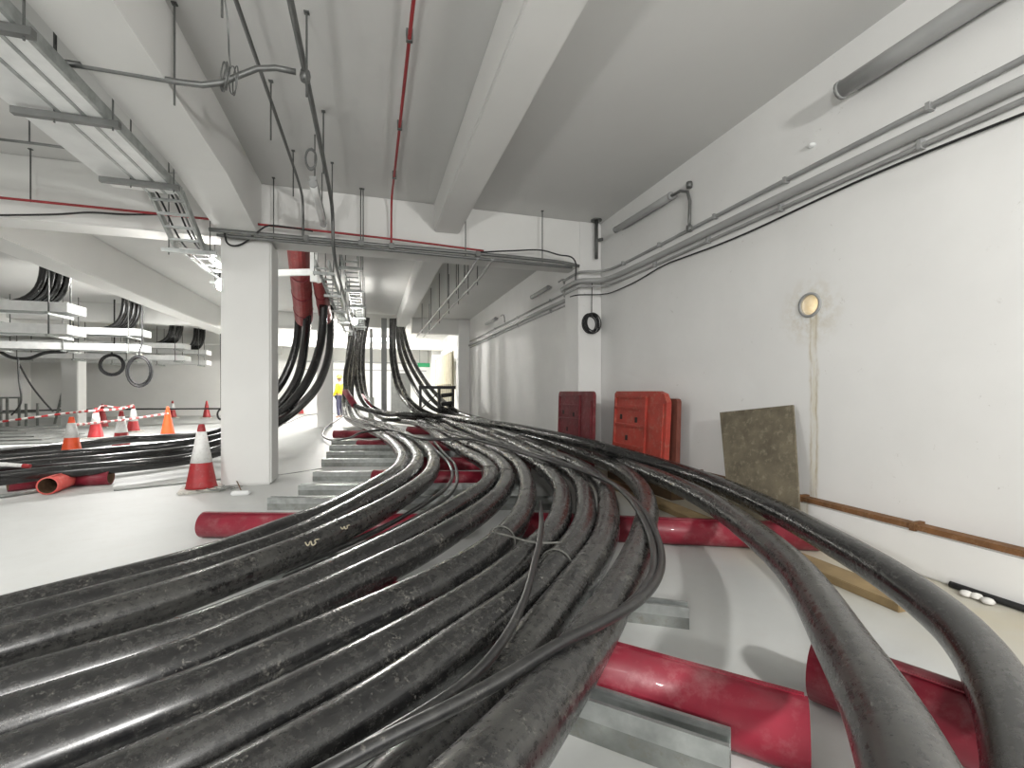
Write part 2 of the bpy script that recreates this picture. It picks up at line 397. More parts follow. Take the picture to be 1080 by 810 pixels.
flood((-1.5, -1.7, 1.6), (2.8, 5.5, 1.5), POW['flood2'], 'low tripod floodlight behind the camera on the left')
batten((-4.6, 1.5, 3.3), 1.5, (0, 1, 0), True, POW['left'], 'added unseen tube light over the open floor left of the near cables')  # out-of-view tube added to throw light across to the right wall
batten((-5.15, 12.5, 3.46), 1.5, (0, 1, 0), True, POW['leftfar'], 'added hidden tube light over the tapes and cones')  # added tube, tucked behind the long beam to brighten the left hall
batten((.6, 20.0, 3.3), 1.5, (1, 0, 0), True, POW['far'], 'added hidden tube light at the far end of the hall')  # tube added out of sight to light the far bay
def worklight(p, power, label, rad=.06):
    e = empty('work_lamp', p, label, 'lamp')
    MB().lathe([(.015, -.075), (.045, -.06), (rad, -.02), (rad, .01), (.04, .05), (.022, .07)], p, 16).build('bulb', 'bulb', e, smooth=True)
    MB().lathe([(.03, .07), (.03, .13), (.012, .15)], p, 12).build('lamp_holder', 'rubber_black', e, smooth=True)
    cable('lamp_cord', [p+Vector((0, 0, .14)), p+Vector((.01, .02, .35)), p+Vector((0, .05, .62))], .006, 'rubber_black', n=6, parent=e)
    l = bpy.data.lights.new('bulb_light', 'POINT'); l.energy = power; l.shadow_soft_size = rad+.01; l.color = (1, .97, .92)
    lo = bpy.data.objects.new('bulb_light', l); COL.objects.link(lo); lo.parent = e; lo.location = (0, -.0, -.0)
worklight(PD(233.5, 300, 5.75), POW['work1'], 'glaring bare work lamp hung at the top left of the near column')
worklight(PD(357.5, 356, 18.5), POW['work2'], 'glaring bare work lamp beyond the red cable duct', .07)

worklight(PD(374, 339, 10.5), POW['work3'], 'glaring bare work lamp among the cable ladders of the second bay')

# ------------------------------------------------------------------ thick power cables
R = .075; ZC = .275
G = 'thick black power cables of the central run'
L1 = [(371, 338, -15.6), (366, 385, -15.6), (363, 420, -15.3), (364, 437, -14.4), (372, 445), (379, 448), (390, 453), (402, 459), (412, 466), (421, 476), (424.5, 486), (416, 499), (400, 510), (370, 528), (339, 544), (292, 562), (250, 579), (200, 596), (100, 623), (0, 650), (-120, 684)]
L2 = [(374, 338, -15.9), (370, 385, -15.9), (367, 420, -15.6), (371, 438, -14.6), (384, 446), (405.5, 452), (417, 460), (428, 467), (437, 476), (440.5, 486), (435, 497), (419, 510), (400, 521), (350, 549), (300, 574), (250, 592), (200, 609), (100, 638), (0, 666), (-120, 700)]
L3 = [(377, 337, -16.2), (373, 385, -16.2), (371, 418, -16), (378, 436, -15), (395, 445), (409, 449.5), (424, 457), (438, 464), (449, 472), (456, 481), (457, 492), (450, 505), (430, 521), (400, 539), (350, 564), (300, 587), (250, 606), (200, 625), (100, 657), (0, 687), (-120, 724)]
M1 = [(381, 335, -16.4), (376, 370, -16.4), (376, 405, -16.2), (386, 428, -15.4), (410, 441), (436, 446), (452, 452), (460, 459), (470, 465.5), (479, 471), (490, 477.5), (506, 486), (516, 494), (517, 505), (509.6, 516), (489, 530), (459, 549), (430, 566), (400, 582), (350, 607), (300, 631), (250, 652), (200, 673), (100, 704), (0, 735), (-100, 768)]
M2 = [(384, 335, -16.7), (379, 370, -16.7), (380, 405, -16.5), (391, 428, -15.8), (415, 439), (445, 445.5), (463, 452), (472, 458), (482, 464), (493, 469), (506, 475), (522, 484), (533, 496), (534, 511), (524, 526), (504, 543), (474, 562), (444, 580), (400, 602), (350, 627), (300, 651), (250, 675), (200, 699), (100, 736), (0, 769), (-100, 803)]
M3 = [(413, 336, -15.7), (413, 376, -15.7), (419, 408, -15.2), (436, 432, -13.6), (460, 446), (481, 457), (495, 463.5), (508, 468.5), (521, 474), (536, 482), (549, 494), (556, 513), (555, 530), (549, 546), (537, 562), (520, 579), (490, 600), (456, 619), (400, 646), (350, 669), (300, 693), (200, 738), (100, 777), (0, 815), (-100, 855)]
R1 = [(388, 335, -17), (383, 370, -17), (384, 405, -16.8), (392, 432, -15.6), (408, 442), (430, 441.5, .33), (460, 442, .36), (481, 448.5, .34), (500, 457), (517, 464.5), (534, 472), (551, 481), (567, 490), (582, 502), (591, 515), (593, 530), (590, 547), (580, 565), (563, 582), (540, 602), (511, 625), (470, 652), (400, 693), (380, 704), (300, 747), (200, 798), (100, 848), (-80, 930)]
R2 = [(416, 336, -16), (416, 376, -16), (424, 408, -15.5), (440, 430, -14.4), (462, 440), (490, 447.5), (516, 457), (534, 465), (552, 473.5), (570, 482.5), (588, 490.5), (604, 500), (614, 513), (618, 533), (617, 550), (610, 568), (595, 588), (578, 607), (555, 631), (511, 663), (460, 702), (400, 745), (360, 771), (300, 807), (220, 855), (60, 940)]
R3 = [(418, 336, -16.4), (422, 372, -16.4), (434, 402, -16), (454, 429, -14.8), (480, 440), (508, 448), (536, 459), (560, 469), (586, 481), (606, 489), (624, 500), (636, 512), (641, 530), (641.5, 550), (638, 568), (628, 588), (612, 609), (590, 639), (560, 680), (530, 715), (490, 758), (450, 800), (400, 853), (300, 950)]
R4 = [(420, 335, -16.8), (427, 372, -16.8), (442, 402, -16.2), (466, 430, -15), (496, 441), (530, 451.5), (560, 461), (585, 468), (612, 477.5), (635, 486), (657, 497), (673, 511), (681, 526), (683, 540), (680, 556, .28), (676, 572, .285), (667, 596, .29), (651, 627, .30), (626, 669, .32), (589, 724, .36), (545, 782, .40), (495, 842, .44), (400, 950, .48)]
RP2 = [(422, 335, -17.2), (432, 372, -17.2), (450, 404, -16.4), (480, 433, -14.6), (512, 444, .3), (545, 452.5, .3), (580, 462, .3), (615, 473.5, .3), (640, 483, .3), (662, 491.5, .3), (705, 508, .3), (749, 530, .3), (793, 561, .31), (838, 601, .34), (866, 640, .37), (886, 675, .395), (907, 709, .42), (930, 748, .445), (953, 798, .47), (978, 862, .49), (1010, 980, .5)]
RP1 = [(375, 338, -15.2), (369, 372, -15.2), (364.5, 394, -15), (365.5, 412, -14.8), (374, 427, -14.3), (388, 432.5, -13.7), (405, 435.5, -13.0), (430, 437.5, -11.9), (460, 439, .45), (500, 444.5, .48), (540, 450.5, .485), (584, 460, .475), (629, 471, .445), (660, 480, .40), (704, 493, .34), (749, 508.5, .32), (793, 527, .31), (838, 549.5, .30), (882, 574, .30), (930, 602, .30), (981, 638, .30), (1020, 672, .30), (1050, 715, .30), (1070, 760, .30), (1088, 825, .30), (1110, 960, .3)]
CAB = [
 (L1, 'cable', 'thick black cable at the far left edge of the floor run, outermost of its three'),
 (L2, 'cable', 'thick black cable second from the left edge of the floor run'),
 (L3, 'cable_dusty', 'thick black cable with tan chalk scribbles, third from the left of the floor run'),
 (M1, 'cable', 'thick dusty black cable just right of the two slim cables, fourth in the run'),
 (M2, 'cable', 'thick dusty black cable, middle one of the central three bends, fifth in the run'),
 (M3, 'cable', 'thick black cable with a cord tied round its bend, sixth in the run'),
 (R1, 'cable', 'thick black cable tied to the slim crossing cable, seventh in the run'),
 (R2, 'cable', 'thick black cable passing under the slim forked cable, eighth in the run'),
 (R3, 'cable_dusty', 'thick dusty black cable, ninth in the run beside the widest near cable'),
 (R4, 'cable_dusty', 'thick scuffed black cable nearest the camera at the right edge of the run'),
 (RP2, 'cable_dusty', 'thick dusty black cable arching over the right floor, inner of the right pair'),
 (RP1, 'cable', 'thick black cable closest to the right wall, outer of the right pair')]
paths = {}
for i, (pts, m_, lab) in enumerate(CAB):
    q = pix(pts, ZC); t_ = (q[-1]-q[-2]).normalized(); t_.z = 0     # run on out of view
    q += [q[-1]+t_*(1.4 if i < 9 else .5), q[-1]+t_*(3.2 if i < 9 else 1.0)]
    cable('power_cable', q, R, m_, lab, 'cable', G, n=20, step=.05, passes=8)
sl = PD(367, 419, 14.6)
tag(MB().tube(PD(364.5, 413, 14.75), PD(374, 427.5, 14.25), .10, 14).build('cable_sleeve', 'duct_red', smooth=True), 'dark red sleeve round the cable bending out of the risers', 'sleeve')
for (a, b, d_) in (((385, 425), (392, 432), 15.4),):
    tag(MB().tube(PD(381, 418, 16.0), PD(390, 430, 15.5), .10, 14).build('cable_sleeve', 'duct_red', smooth=True), 'dark red sleeve at the foot of the left riser bundle', 'sleeve')
# cables that swing behind the near column to the left floor
GL = 'thick black cables swinging behind the near column'
CL = [
 ([(315.5, 322, -9.2), (315, 340, -9.2), (312.6, 363, -9.1), (304, 390, -9), (292, 411, -8.9), (262, 439, -8.8), (236, 454, -8.7), (211, 460, -8.7), (174, 461.5, .2), (137, 463, .2), (100, 467.5, .2), (50, 473, .2), (0, 478, .2), (-80, 487, .2)], 'thick black cable behind the near column, farthest back on the left floor'),
 ([(324, 322, -8.8), (324, 340, -8.8), (321.5, 363, -8.5), (314, 399, -8.2), (292, 431, -7.9), (262, 449, -7.6), (236, 460, -7.5), (200, 467, -7.6), (150, 473, .2), (100, 477.5, .2), (50, 481.5, .2), (0, 486, .2), (-80, 494, .2)], 'thick black cable behind the near column, second from the back on the left floor'),
 ([(341, 322, -8.6), (341, 336, -8.6), (338, 363, -8.5), (324, 402, -8), (298, 434, -7.6), (262, 456, -7.2), (236, 466.5, -7), (200, 475, .21), (150, 481, .2), (100, 486, .2), (50, 490, .2), (0, 495, .2), (-80, 504, .2)], 'thick black cable behind the near column, second from the front on the left floor'),
 ([(348, 322, -9.8), (348.5, 340, -9.8), (347, 372, -9.5), (336, 405, -8.8), (316, 428.5, -8), (292, 446, -7.2), (262, 463, -6.7), (236, 474, -6.4), (200, 484, .2), (150, 490, .2), (100, 494.5, .2), (50, 499, .2), (0, 505, .2), (-80, 515, .2)], 'thick black cable behind the near column, nearest the camera on the left floor')]
for pts, lab in CL: cable('power_cable', pix(pts)+[pix(pts)[-1]+(pix(pts)[-1]-pix(pts)[-2]).normalized()*3], R, 'cable_clean', lab, 'cable', GL, n=18, step=.06, passes=6)

# ------------------------------------------------------------------ slim cables
def thin(pts, r, lab, group='slim black cables over the run', Z=None, m_='cable_thin', name='slim_cable'):
    return cable(name, pix(pts, Z), r, m_, lab, 'cable', group, n=10, step=.03, passes=4)
thin([(451, 449, .38), (479, 458, .38), (507, 465.5, .38), (540, 474, .38), (575, 485, .38), (614, 497, .38), (644, 509, .38), (664, 523, .38), (682, 543, .38), (694, 568, .36), (698, 592, .36), (692, 613, .38), (672, 635, .40), (638, 655, .42), (592, 678, .44), (545, 707, .445), (508, 729, .44), (452, 758, .44), (397, 785, .44), (330, 822, .44), (200, 890, .44)], .017, 'slim black cable looping round the right edge of the run and crossing the near cables')
thin([(470, 452, .37), (515, 464.5, .37), (560, 478, .37), (600, 490, .38), (636, 504, .38), (658, 520, .38), (674, 540, .38), (686, 566, .36), (690, 592, .36), (686, 610, .37), (672, 630, .38), (655, 646, .385)], .017, 'slim black cable on the inside of the loop at the right edge of the run')
thin([(570, 530, .25), (571, 548, .33), (570, 563, .37), (568, 577, .37), (564, 593, .37), (556, 624, .37), (541, 659, .375), (520, 691, .38), (500, 713, .39), (478, 731, .40), (452, 748, .40), (408, 775, .40), (345, 812, .40), (200, 890, .40)], .0145, 'slim black forked cable crossing down over the middle of the near cables')
thin([(447, 462, .27), (458, 473, .26), (466, 481, .24), (474, 490, .22), (477, 502, .20), (471, 514, .2), (452, 529, .2), (425, 545, .2), (400, 558.5, .2), (350, 581, .2), (300, 601, .2)], .018, 'slim dusty cable between the left three and central three, outer one')
thin([(458, 466, .27), (470, 480, .24), (479, 489, .22), (482, 500, .20), (481, 511, .2), (473, 523, .2), (444, 543, .2), (400, 567, .2), (350, 590, .2), (300, 611, .2)], .018, 'slim dusty cable between the left three and central three, inner one')
thin([(362, 439, .4), (353, 445, .3), (344, 451, .2), (340, 458, .10), (350, 464, .10), (368, 462, .2), (384, 455.5, .37), (407, 453.5, .38), (429, 458, .37), (451, 463.5, .37), (480, 463, .375), (508, 463, .375), (530, 468, .375)], .020, 'slim black cable looping out onto the floor by the stacked steel channels')
thin([(300, 447, .03), (330, 437, .08), (352, 436, .15), (364, 440, .38), (380, 446, .37), (395, 449, .37)], .014, 'slim dark cord lying over the far start of the run')
# ties
def tie(c, d, r, lab):
    d = Vector(d).normalized(); a = d.orthogonal().normalized(); b = d.cross(a)
    p = [Vector(c)+(a*math.cos(q)+b*math.sin(q))*r for q in [2*math.pi*i/24 for i in range(25)]]
    return tag(link('cable_tie', tube_mesh('cable_tie', p, .0045, 6), 'tie'), lab, 'cable tie', 'cord ties on the cables')
def dirp(pts, i): a, b = pix(pts, ZC)[i], pix(pts, ZC)[i+1]; return a.lerp(b, .5), b-a
for pts, i, lab in ((R2, 16, 'grey cord tied round the cable under the slim forked cable'), (M3, 14, 'grey cord tied round the bend of the sixth cable'),
                    (M1, 12, 'thin tie round the bend of the fourth cable'), (M2, 12, 'thin tie round the bend of the fifth cable'),
                    (R1, 12, 'tie round the seventh cable where it begins to bend')):
    c_, d_ = dirp(pts, i); tie(c_, d_, R+.004, lab)
tag(cable('tie_cord', pix([(523, 562, .36), (540, 566, .355), (556, 571, .36), (570, 573, .37), (592, 572, .36)]), .0055, 'tie', n=8, step=.02), 'grey cord strung from the sixth cable to the slim forked cable', 'cord')
# chalk scribbles on the third cable
for (u0, v0, s_, lab) in ((329, 572, 7, 'larger pale chalk scribble on the third cable'), (364, 556, 4.5, 'smaller pale chalk scribble on the third cable')):
    pts = [(u0-s_, v0, .352), (u0-s_*.6, v0+s_*.55, .346), (u0-s_*.2, v0-s_*.2, .352), (u0+s_*.1, v0+s_*.5, .345), (u0+s_*.6, v0+s_*.1, .348), (u0+s_*.4, v0-s_*.35, .353), (u0+s_*1.1, v0-s_*.5, .353)]
    tag(cable('chalk_mark', pix(pts),   .0035, 'chalk', n=6, step=.008, passes=1), lab, 'mark')

# ------------------------------------------------------------------ red ducts on the floor
def duct(p0, p1, r, lab, mat='duct_red', group='red plastic ducts on the floor', wall=.014):
    p0, p1 = Vector(p0), Vector(p1); d = (p1-p0).normalized(); a = d.cross(Vector((0, 0, 1))).normalized(); b = a.cross(d); n = 28
    e = empty('red_duct', Vector((p0.x, p0.y, p0.z-r)), lab, 'duct', group)
    vs_ = []; fs = []
    for p, q in ((p0, r-wall), (p0, r), (p1, r), (p1, r-wall)):
        vs_ += [p+(a*math.cos(2*math.pi*i/n)+b*math.sin(2*math.pi*i/n))*q for i in range(n)]
    for k in range(3): fs += [(k*n+i, k*n+(i+1) % n, (k+1)*n+(i+1) % n, (k+1)*n+i) for i in range(n)]
    o = MB().add(vs_, fs).build('duct_wall', mat, e, smooth=True)
    mi = MB().add(vs_[:n]+vs_[3*n:], [(i, n+i, n+(i+1) % n, (i+1) % n) for i in range(n)]).build('bore', 'duct_inside', e, smooth=True)
    for s in (.12, .17):
        MB().prism([(-.004, r-.002), (.004, r-.002), (.004, r+.003), (-.004, r+.003)], p0+d*.01+a*s*r*2, p1-d*.01+a*s*r*2).build('seam_ridge', mat, e)
    return e
rd = .095
def dz(u, v, r=rd): return PZ(u, v, r)
def ext(a, b, k): return a+(b-a)*k
duct(dz(215, 553), dz(470, 556), rd, 'red duct poking out left of the cables near the column')
duct(dz(545, 553), dz(862, 566), rd, 'red duct lying under the right pair of cables')
a_, b_ = dz(650, 713), dz(853, 776)
duct(b_, ext(b_, a_, 3.2), .1, 'red duct nearest the camera, running under the near cables')
a_, b_ = dz(860, 703, .11), dz(1040, 772, .11)
duct(a_, ext(a_, b_, 2.6), .112, 'big red duct at the bottom right under the right pair of cables')
duct(dz(394, 504), dz(512, 506), rd, 'red duct showing between the left three and central three cables')
duct(dz(440, 489), dz(560, 491), rd, 'red duct just behind, showing beside the slim dusty cables')
duct(dz(378, 469), dz(425, 470), .1, 'short red duct above the steel channels')
duct(dz(352, 458), dz(400, 458), .09, 'dark red duct at the far end of the steel channels')
duct(dz(430, 454), dz(515, 456), .1, 'dark red duct far back under the long cables')
duct(dz(430, 470), dz(520, 472), .1, 'dark red duct under the start of the central three cables')
duct(PZ(50, 512.5, .095), PZ(83, 501, .095), .095, 'salmon red duct with its open end facing out on the left floor', 'duct_salmon')
duct(PZ(117, 503, .09), PZ(70, 505, .09), .09, 'short red duct behind the salmon one on the left floor', 'duct_red')
duct(PZ(44, 506, .09), PZ(8, 510, .09), .09, 'dark duct under the left cables beside the salmon one', 'duct_red')

# ------------------------------------------------------------------ galvanised steel channels
def channel(p0, p1, lab, h=.115, w_=.075, t=.004):
    p0, p1 = Vector(p0), Vector(p1)
    e = empty('steel_channel', (p0.x, p0.y, 0), lab, 'steel channel', 'galvanised channels under the cables')
    def prof(z0, z1, flip):
        lip = .014; a = w_/2
        q = [(-a, 0), (a, 0), (a, 1), (a-lip, 1), (a-lip, .86), (a-t, .86), (a-t, .06), (-a+t, .06), (-a+t, .86), (-a+lip, .86), (-a+lip, 1), (-a, 1)]
        return [(x, z0+(z1-z0)*(1-y if flip else y)) for x, y in q]
    for z0, z1, fl, nm in ((0, h*.52, True, 'lower_channel'), (h*.52, h, False, 'upper_channel')):
        off = Vector((0, 0, 0)) if not fl else (p1-p0).normalized()*-.03
        MB().prism(prof(z0, z1, fl), Vector((p0.x, p0.y, 0)), Vector((p1.x, p1.y, 0))+off).build(nm, 'galv_dull' if fl else 'galv', e)
    return e
CH = [((350, 470.5), (450, 470), 'thin steel channel farthest back in the ladder of channels'),
      ((348, 476), (470, 475.5), 'steel channel second from the back in the ladder of channels'),
      ((345, 483.5), (480, 483), 'steel channel third from the back in the ladder of channels'),
      ((340, 492), (500, 491.5), 'steel channel in the middle of the ladder of channels'),
      ((331, 507), (540, 506), 'steel channel third from the front in the ladder of channels'),
      ((316, 522), (560, 521), 'steel channel second from the front in the ladder of channels'),
      ((284, 537), (600, 537), 'long steel channel at the front of the ladder, by the column'),
      ((250, 612), (430, 600), 'steel channel glimpsed between the third and fourth cables')]
for a, b, lab in CH: channel(PZ(*a, 0), PZ(*b, 0), lab)
channel(PZ(726, 660, 0), PZ(560, 640, 0), 'short steel channel end beside the looped slim cable', h=.10)
c0, c1 = PZ(770, 826, 0), PZ(628, 774, 0)
channel(c0, ext(c0, c1, 3.0), 'steel channel nearest the camera in front of the red duct', h=.13, w_=.085)

# ------------------------------------------------------------------ right wall things
e = empty('rusty_rail', (XW-.1, -2, .27), 'rusty brown steel strip along the foot of the right wall', 'rail')
MB().box(XW-.098, XW-.02, YR+.2, 15.4, .27, .302).build('strip', 'rust', e)
for y in (1.95, 2.72, 3.9, 5.2):
    MB().box(XW-.106, XW-.01, y-.014, y+.014, .262, .312).build('clamp', 'rust', e)
tag(cable('rubber_hose', [Vector((XW-.05, 1.45, .335)), Vector((XW-.05, 1.1, .335)), Vector((XW-.05, .2, .335))], .012, 'rubber_black', n=8), 'short black hose resting on the rusty strip', 'hose')
tag(cable('rubber_hose', [Vector((XW-.115, 1.75, .02)), Vector((XW-.115, 1.3, .02)), Vector((XW-.115, .2, .02))], .018, 'rubber_black', n=8), 'black hose in the corner where the right wall meets the floor', 'hose')
for i, (u, v) in enumerate(((1019, 624), (1030, 627), (1042, 632))):
    p = PZ(u, v+2, .018); tag(MB().lathe([(.006, -.016), (.024, -.010), (.030, 0), (.022, .012), (.006, .017)], p, 10).build('pebble', 'pebble', smooth=True),
        'white pebble by the wall hose, %s of three' % ('farthest', 'middle', 'nearest')[i], 'pebble', 'white pebbles by the hose')
# core hole lining; a glowing disc stands in for light from beyond
e = empty('core_hole', (XW, hy, hz-hr), 'round core hole in the right wall glowing warm with light', 'hole')
rg = [(hy+math.cos(2*math.pi*i/32)*(hr+.012), hz+math.sin(2*math.pi*i/32)*(hr+.012)) for i in range(32)]
rg2 = [(hy+math.cos(2*math.pi*i/32)*(hr-.006), hz+math.sin(2*math.pi*i/32)*(hr-.006)) for i in range(32)]
MB().add([(XW-.012, *p) for p in rg]+[(XW-.016, *p) for p in rg2]+[(XW+.01, *p) for p in rg2]+[(XW, *p) for p in rg],
         [(k*32+i, k*32+(i+1) % 32, ((k+1) % 4)*32+(i+1) % 32, ((k+1) % 4)*32+i) for k in range(4) for i in range(32)]).build('rim', 'grey_plastic', e, smooth=True)
MB().tube((XW+.24, hy, hz), (XW+.27, hy, hz), hr+.02, 32).build('glow_disc', 'hole_glow', e)
tag(MB().lathe([(.012, -.02), (.028, -.01), (.03, .0), (.022, .012), (.004, .016)], PX(856, 153, XW-.01), 12).build('wall_plug', 'white_plastic', smooth=True), 'small white plug fixed high on the right wall', 'plug')
# leaning board
p = [PX(759, 435, 3.10), PX(836, 427, 3.17), PX(844, 556, 2.97), PX(770, 556, 2.90)]
nrm = (p[1]-p[0]).cross(p[3]-p[0]).normalized()*.018
if nrm.x < 0: nrm = -nrm
tag(MB().add(p+[q+nrm for q in p], [(0, 1, 2, 3), (4, 7, 6, 5), (0, 4, 5, 1), (1, 5, 6, 2), (2, 6, 7, 3), (3, 7, 4, 0)]).build('plywood_board', 'plywood'), 'brown weathered board leaning against the right wall', 'board')
# timber battens on the floor
e = tag(MB().prism([(-.09, 0), (.09, 0), (.09, .045), (-.09, .045)], (2.74, 6.0, 0), (2.60, 1.62, 0)).build('timber_plank', 'timber', bevel=.004), 'long tan timber plank on the floor along the right wall', 'plank')
# plastic barriers
def barrier(A, B, z1, th, mat, lab, cut=.10, ribs=True, zb_=0.0, lean=.06):
    A, B = Vector(A), Vector(B); d = (B-A); L = d.length; d.normalize(); nn = Vector((-1, 0, 0)); nn = (nn-d*nn.dot(d)).normalized()
    e = empty('plastic_barrier', (A.x, A.y, 0), lab, 'barrier', 'plastic barriers against the right wall')
    def pt(s, z, o): return A+d*s+Vector((0, 0, z))+nn*(o+lean*(1-z/z1))
    out = [(0, zb_), (L, zb_), (L, z1-cut), (L-cut*.5, z1-cut*.25), (L-cut*1.4, z1), (.04, z1), (0, z1-.03)]
    n = len(out)
    MB().add([pt(s, z, 0) for s, z in out]+[pt(s, z, th) for s, z in out], [tuple(range(n)), tuple(range(2*n-1, n-1, -1))]+[(i, (i+1) % n, n+(i+1) % n, n+i) for i in range(n)]).build('panel', mat, e)
    def bar(s0, s1, z0, z1_, o0, o1, nm, m_):
        MB().add([pt(s, z, o) for o in (o0, o1) for s, z in ((s0, z0), (s1, z0), (s1, z1_), (s0, z1_))],
                 [(0, 1, 2, 3), (7, 6, 5, 4), (0, 4, 5, 1), (1, 5, 6, 2), (2, 6, 7, 3), (3, 7, 4, 0)]).build(nm, m_, e)
    if ribs:
        for z in (z1*.2, z1*.42, z1*.64, z1*.82, z1*.94): bar(L*.04, L*.66, z-.012, z+.012, th, th+.022, 'rib', mat)
        for s in (.05, .66): bar(L*s-.012, L*s+.012, zb_+.04, z1*.94, th, th+.022, 'rib', mat)
        bar(L*.74, L*.96, zb_+.03, z1*.88, th, th+.014, 'edge_post', mat)
        for s, z in ((.17, .72), (.48, .70), (.3, .5), (.46, .29)): bar(L*s-.022, L*s+.022, z1*z-.03, z1*z+.03, th-.002, th+.006, 'slot', 'slot_black')
    return e
X1 = XW-.115
barrier(PX(655, 480, X1-.09)*1 if False else Vector((X1-.10, PX(653, 411, X1-.1).y, 0)), Vector((X1-.10, PX(709, 415, X1-.1).y, 0)), 1.11, .06, 'barrier_orange', 'bright orange red plastic barrier panel leaning on the right wall', .12, zb_=.17)
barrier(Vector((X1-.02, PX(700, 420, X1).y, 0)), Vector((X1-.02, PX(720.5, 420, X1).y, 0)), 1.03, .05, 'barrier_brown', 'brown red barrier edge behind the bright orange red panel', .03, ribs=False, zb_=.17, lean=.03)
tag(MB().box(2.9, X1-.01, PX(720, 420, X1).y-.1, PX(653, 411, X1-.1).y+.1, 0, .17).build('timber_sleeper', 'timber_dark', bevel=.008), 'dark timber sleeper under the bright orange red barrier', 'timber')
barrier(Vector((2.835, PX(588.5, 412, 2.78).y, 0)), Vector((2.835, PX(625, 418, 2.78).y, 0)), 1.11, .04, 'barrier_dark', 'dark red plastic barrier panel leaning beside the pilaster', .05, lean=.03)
# trunking and conduits along the right wall
def run(name, pts, r, mat, lab, cat, group=None, n=12, **k): return cable(name, pts, r, mat, lab, cat, group, n=n, step=.12 if 'beam' not in name else .025, passes=1 if 'beam' not in name else 3, **k)
def bypass(x, z, off):                                       # a line along the wall that steps out round the pilaster
    xo = XW-.365-off
    return [Vector(q) for q in ((x, YR+.1, z), (x, 0, z), (x, 3, z), (x, 5.6, z), (x-.05, 5.85, z), (xo, 5.95, z), (xo, 6.1, z), (xo, 6.5, z), (xo+.02, 6.65, z), (x-.06, 6.8, z), (x, 7.0, z), (x, 9, z), (x, 15.3, z))]
e = empty('wall_conduit', (XW-.03, 0, 2.8), 'grey conduit along the top of the right wall above the trunking', 'conduit')
run('conduit_tube', bypass(XW-.03, 2.81, .03), .018, 'conduit_light', None, None, parent=e)
for y in (1.0, 1.9, 2.9, 3.7, 4.6, 5.4, 8, 10, 12): MB().box(XW-.054, XW, y-.012, y+.012, 2.787, 2.833).build('saddle', 'conduit_light', e)
e = empty('wall_trunking', (XW-.05, 0, 2.67), 'thick grey pipe along the top of the right wall', 'pipe')
run('pipe_tube', bypass(XW-.05, 2.68, .05), .036, 'luminaire_grey', None, None, n=16, parent=e)
e = empty('wall_conduit', (XW-.03, 0, 2.6), 'grey conduit along the right wall under the thick pipe', 'conduit')
run('conduit_tube', bypass(XW-.025, 2.60, .025), .016, 'conduit_light', None, None, parent=e)
for y in (1.0, 1.95, 2.95, 3.8, 4.7, 8, 10, 12): MB().box(XW-.046, XW, y-.012, y+.012, 2.578, 2.64).build('saddle', 'conduit_light', e)
sagp = [Vector((XW-.02, y, 2.555-.035*(.5-.5*math.cos((y+.2)*2.6))-(.0 if y < 4.8 else .04))) for y in [YR+.1+i*.45 for i in range(24)] if y < 5.7]
run('wall_cable', sagp+[Vector((XW-.05, 5.95, 2.5)), Vector((XW-.38, 6.02, 2.5)), Vector((XW-.39, 6.3, 2.52))], .008, 'rubber_black', 'slack black cable clipped under the conduit on the right wall', 'cable')
# wall luminaires
batten((XW-.12, 1.55, 3.19), 1.62, (0, 1, 0), False, 0, 'unlit grey tube light high on the right wall at the top right corner', .058, wall=True)
pA, pB = PX(650, 242, XW-.1), PX(707, 207, XW-.1)
batten((pA+pB)/2, (pA-pB).length, pA-pB, False, 0, 'unlit tube light on the right wall beside the pilaster', .04, wall=True)
pC = PX(727, 195, XW-.03)
run('wall_conduit', [pB, (pB+pC)/2, pC, Vector((XW-.03, pC.y, 3.0)), Vector((XW-.03, pC.y, 2.83))], .016, 'conduit', 'conduit dropping from the pilaster tube light to the wall run', 'conduit')
for q in (pC, Vector((XW-.03, pC.y, 2.82))): tag(MB().lathe([(.03, -.03), (.034, 0), (.03, .03)], q, 10).build('junction_box', 'conduit', smooth=True), 'round junction box at the %s of the wall drop conduit' % ('top' if q is pC else 'foot'), 'junction box')
for k, (y0, y1) in enumerate(((7.6, 8.5), (11.4, 12.4))):
    batten((XW-.07, (y0+y1)/2+.4, 3.05), y1-y0, (0, 1, 0), False, 0, 'unlit tube light on the second bay wall, %s one' % ('nearer', 'farther')[k], .04, wall=True)
    run('wall_conduit', [Vector((XW-.05, y0-.05, 3.05)), Vector((XW-.05, y0-.35, 3.05)), Vector((XW-.05, y0-.4, 3.0)), Vector((XW-.05, y0-.4, 2.83))], .014, 'conduit', 'drop conduit to the %s second bay tube light' % ('nearer', 'farther')[k], 'conduit')
# bracket pipe in the corner above the pilaster
e = empty('corner_pipe', (XW-.45, YB-.05, 2.8), 'dark pipe with flange dropping in the corner above the pilaster', 'pipe')
q = PY(629, 233, 5.95); q2 = PY(629, 273, 5.95)
MB().tube(q, q2, .025, 12).build('pipe_tube', 'rod', e, smooth=True); MB().tube(q, q+Vector((0, 0, .03)), .08, 14).build('flange', 'rod', e); MB().tube(q+Vector((0, 0, -.28)), q+Vector((.09, -.02, -.26)), .022, 10).build('valve', 'rod', e)
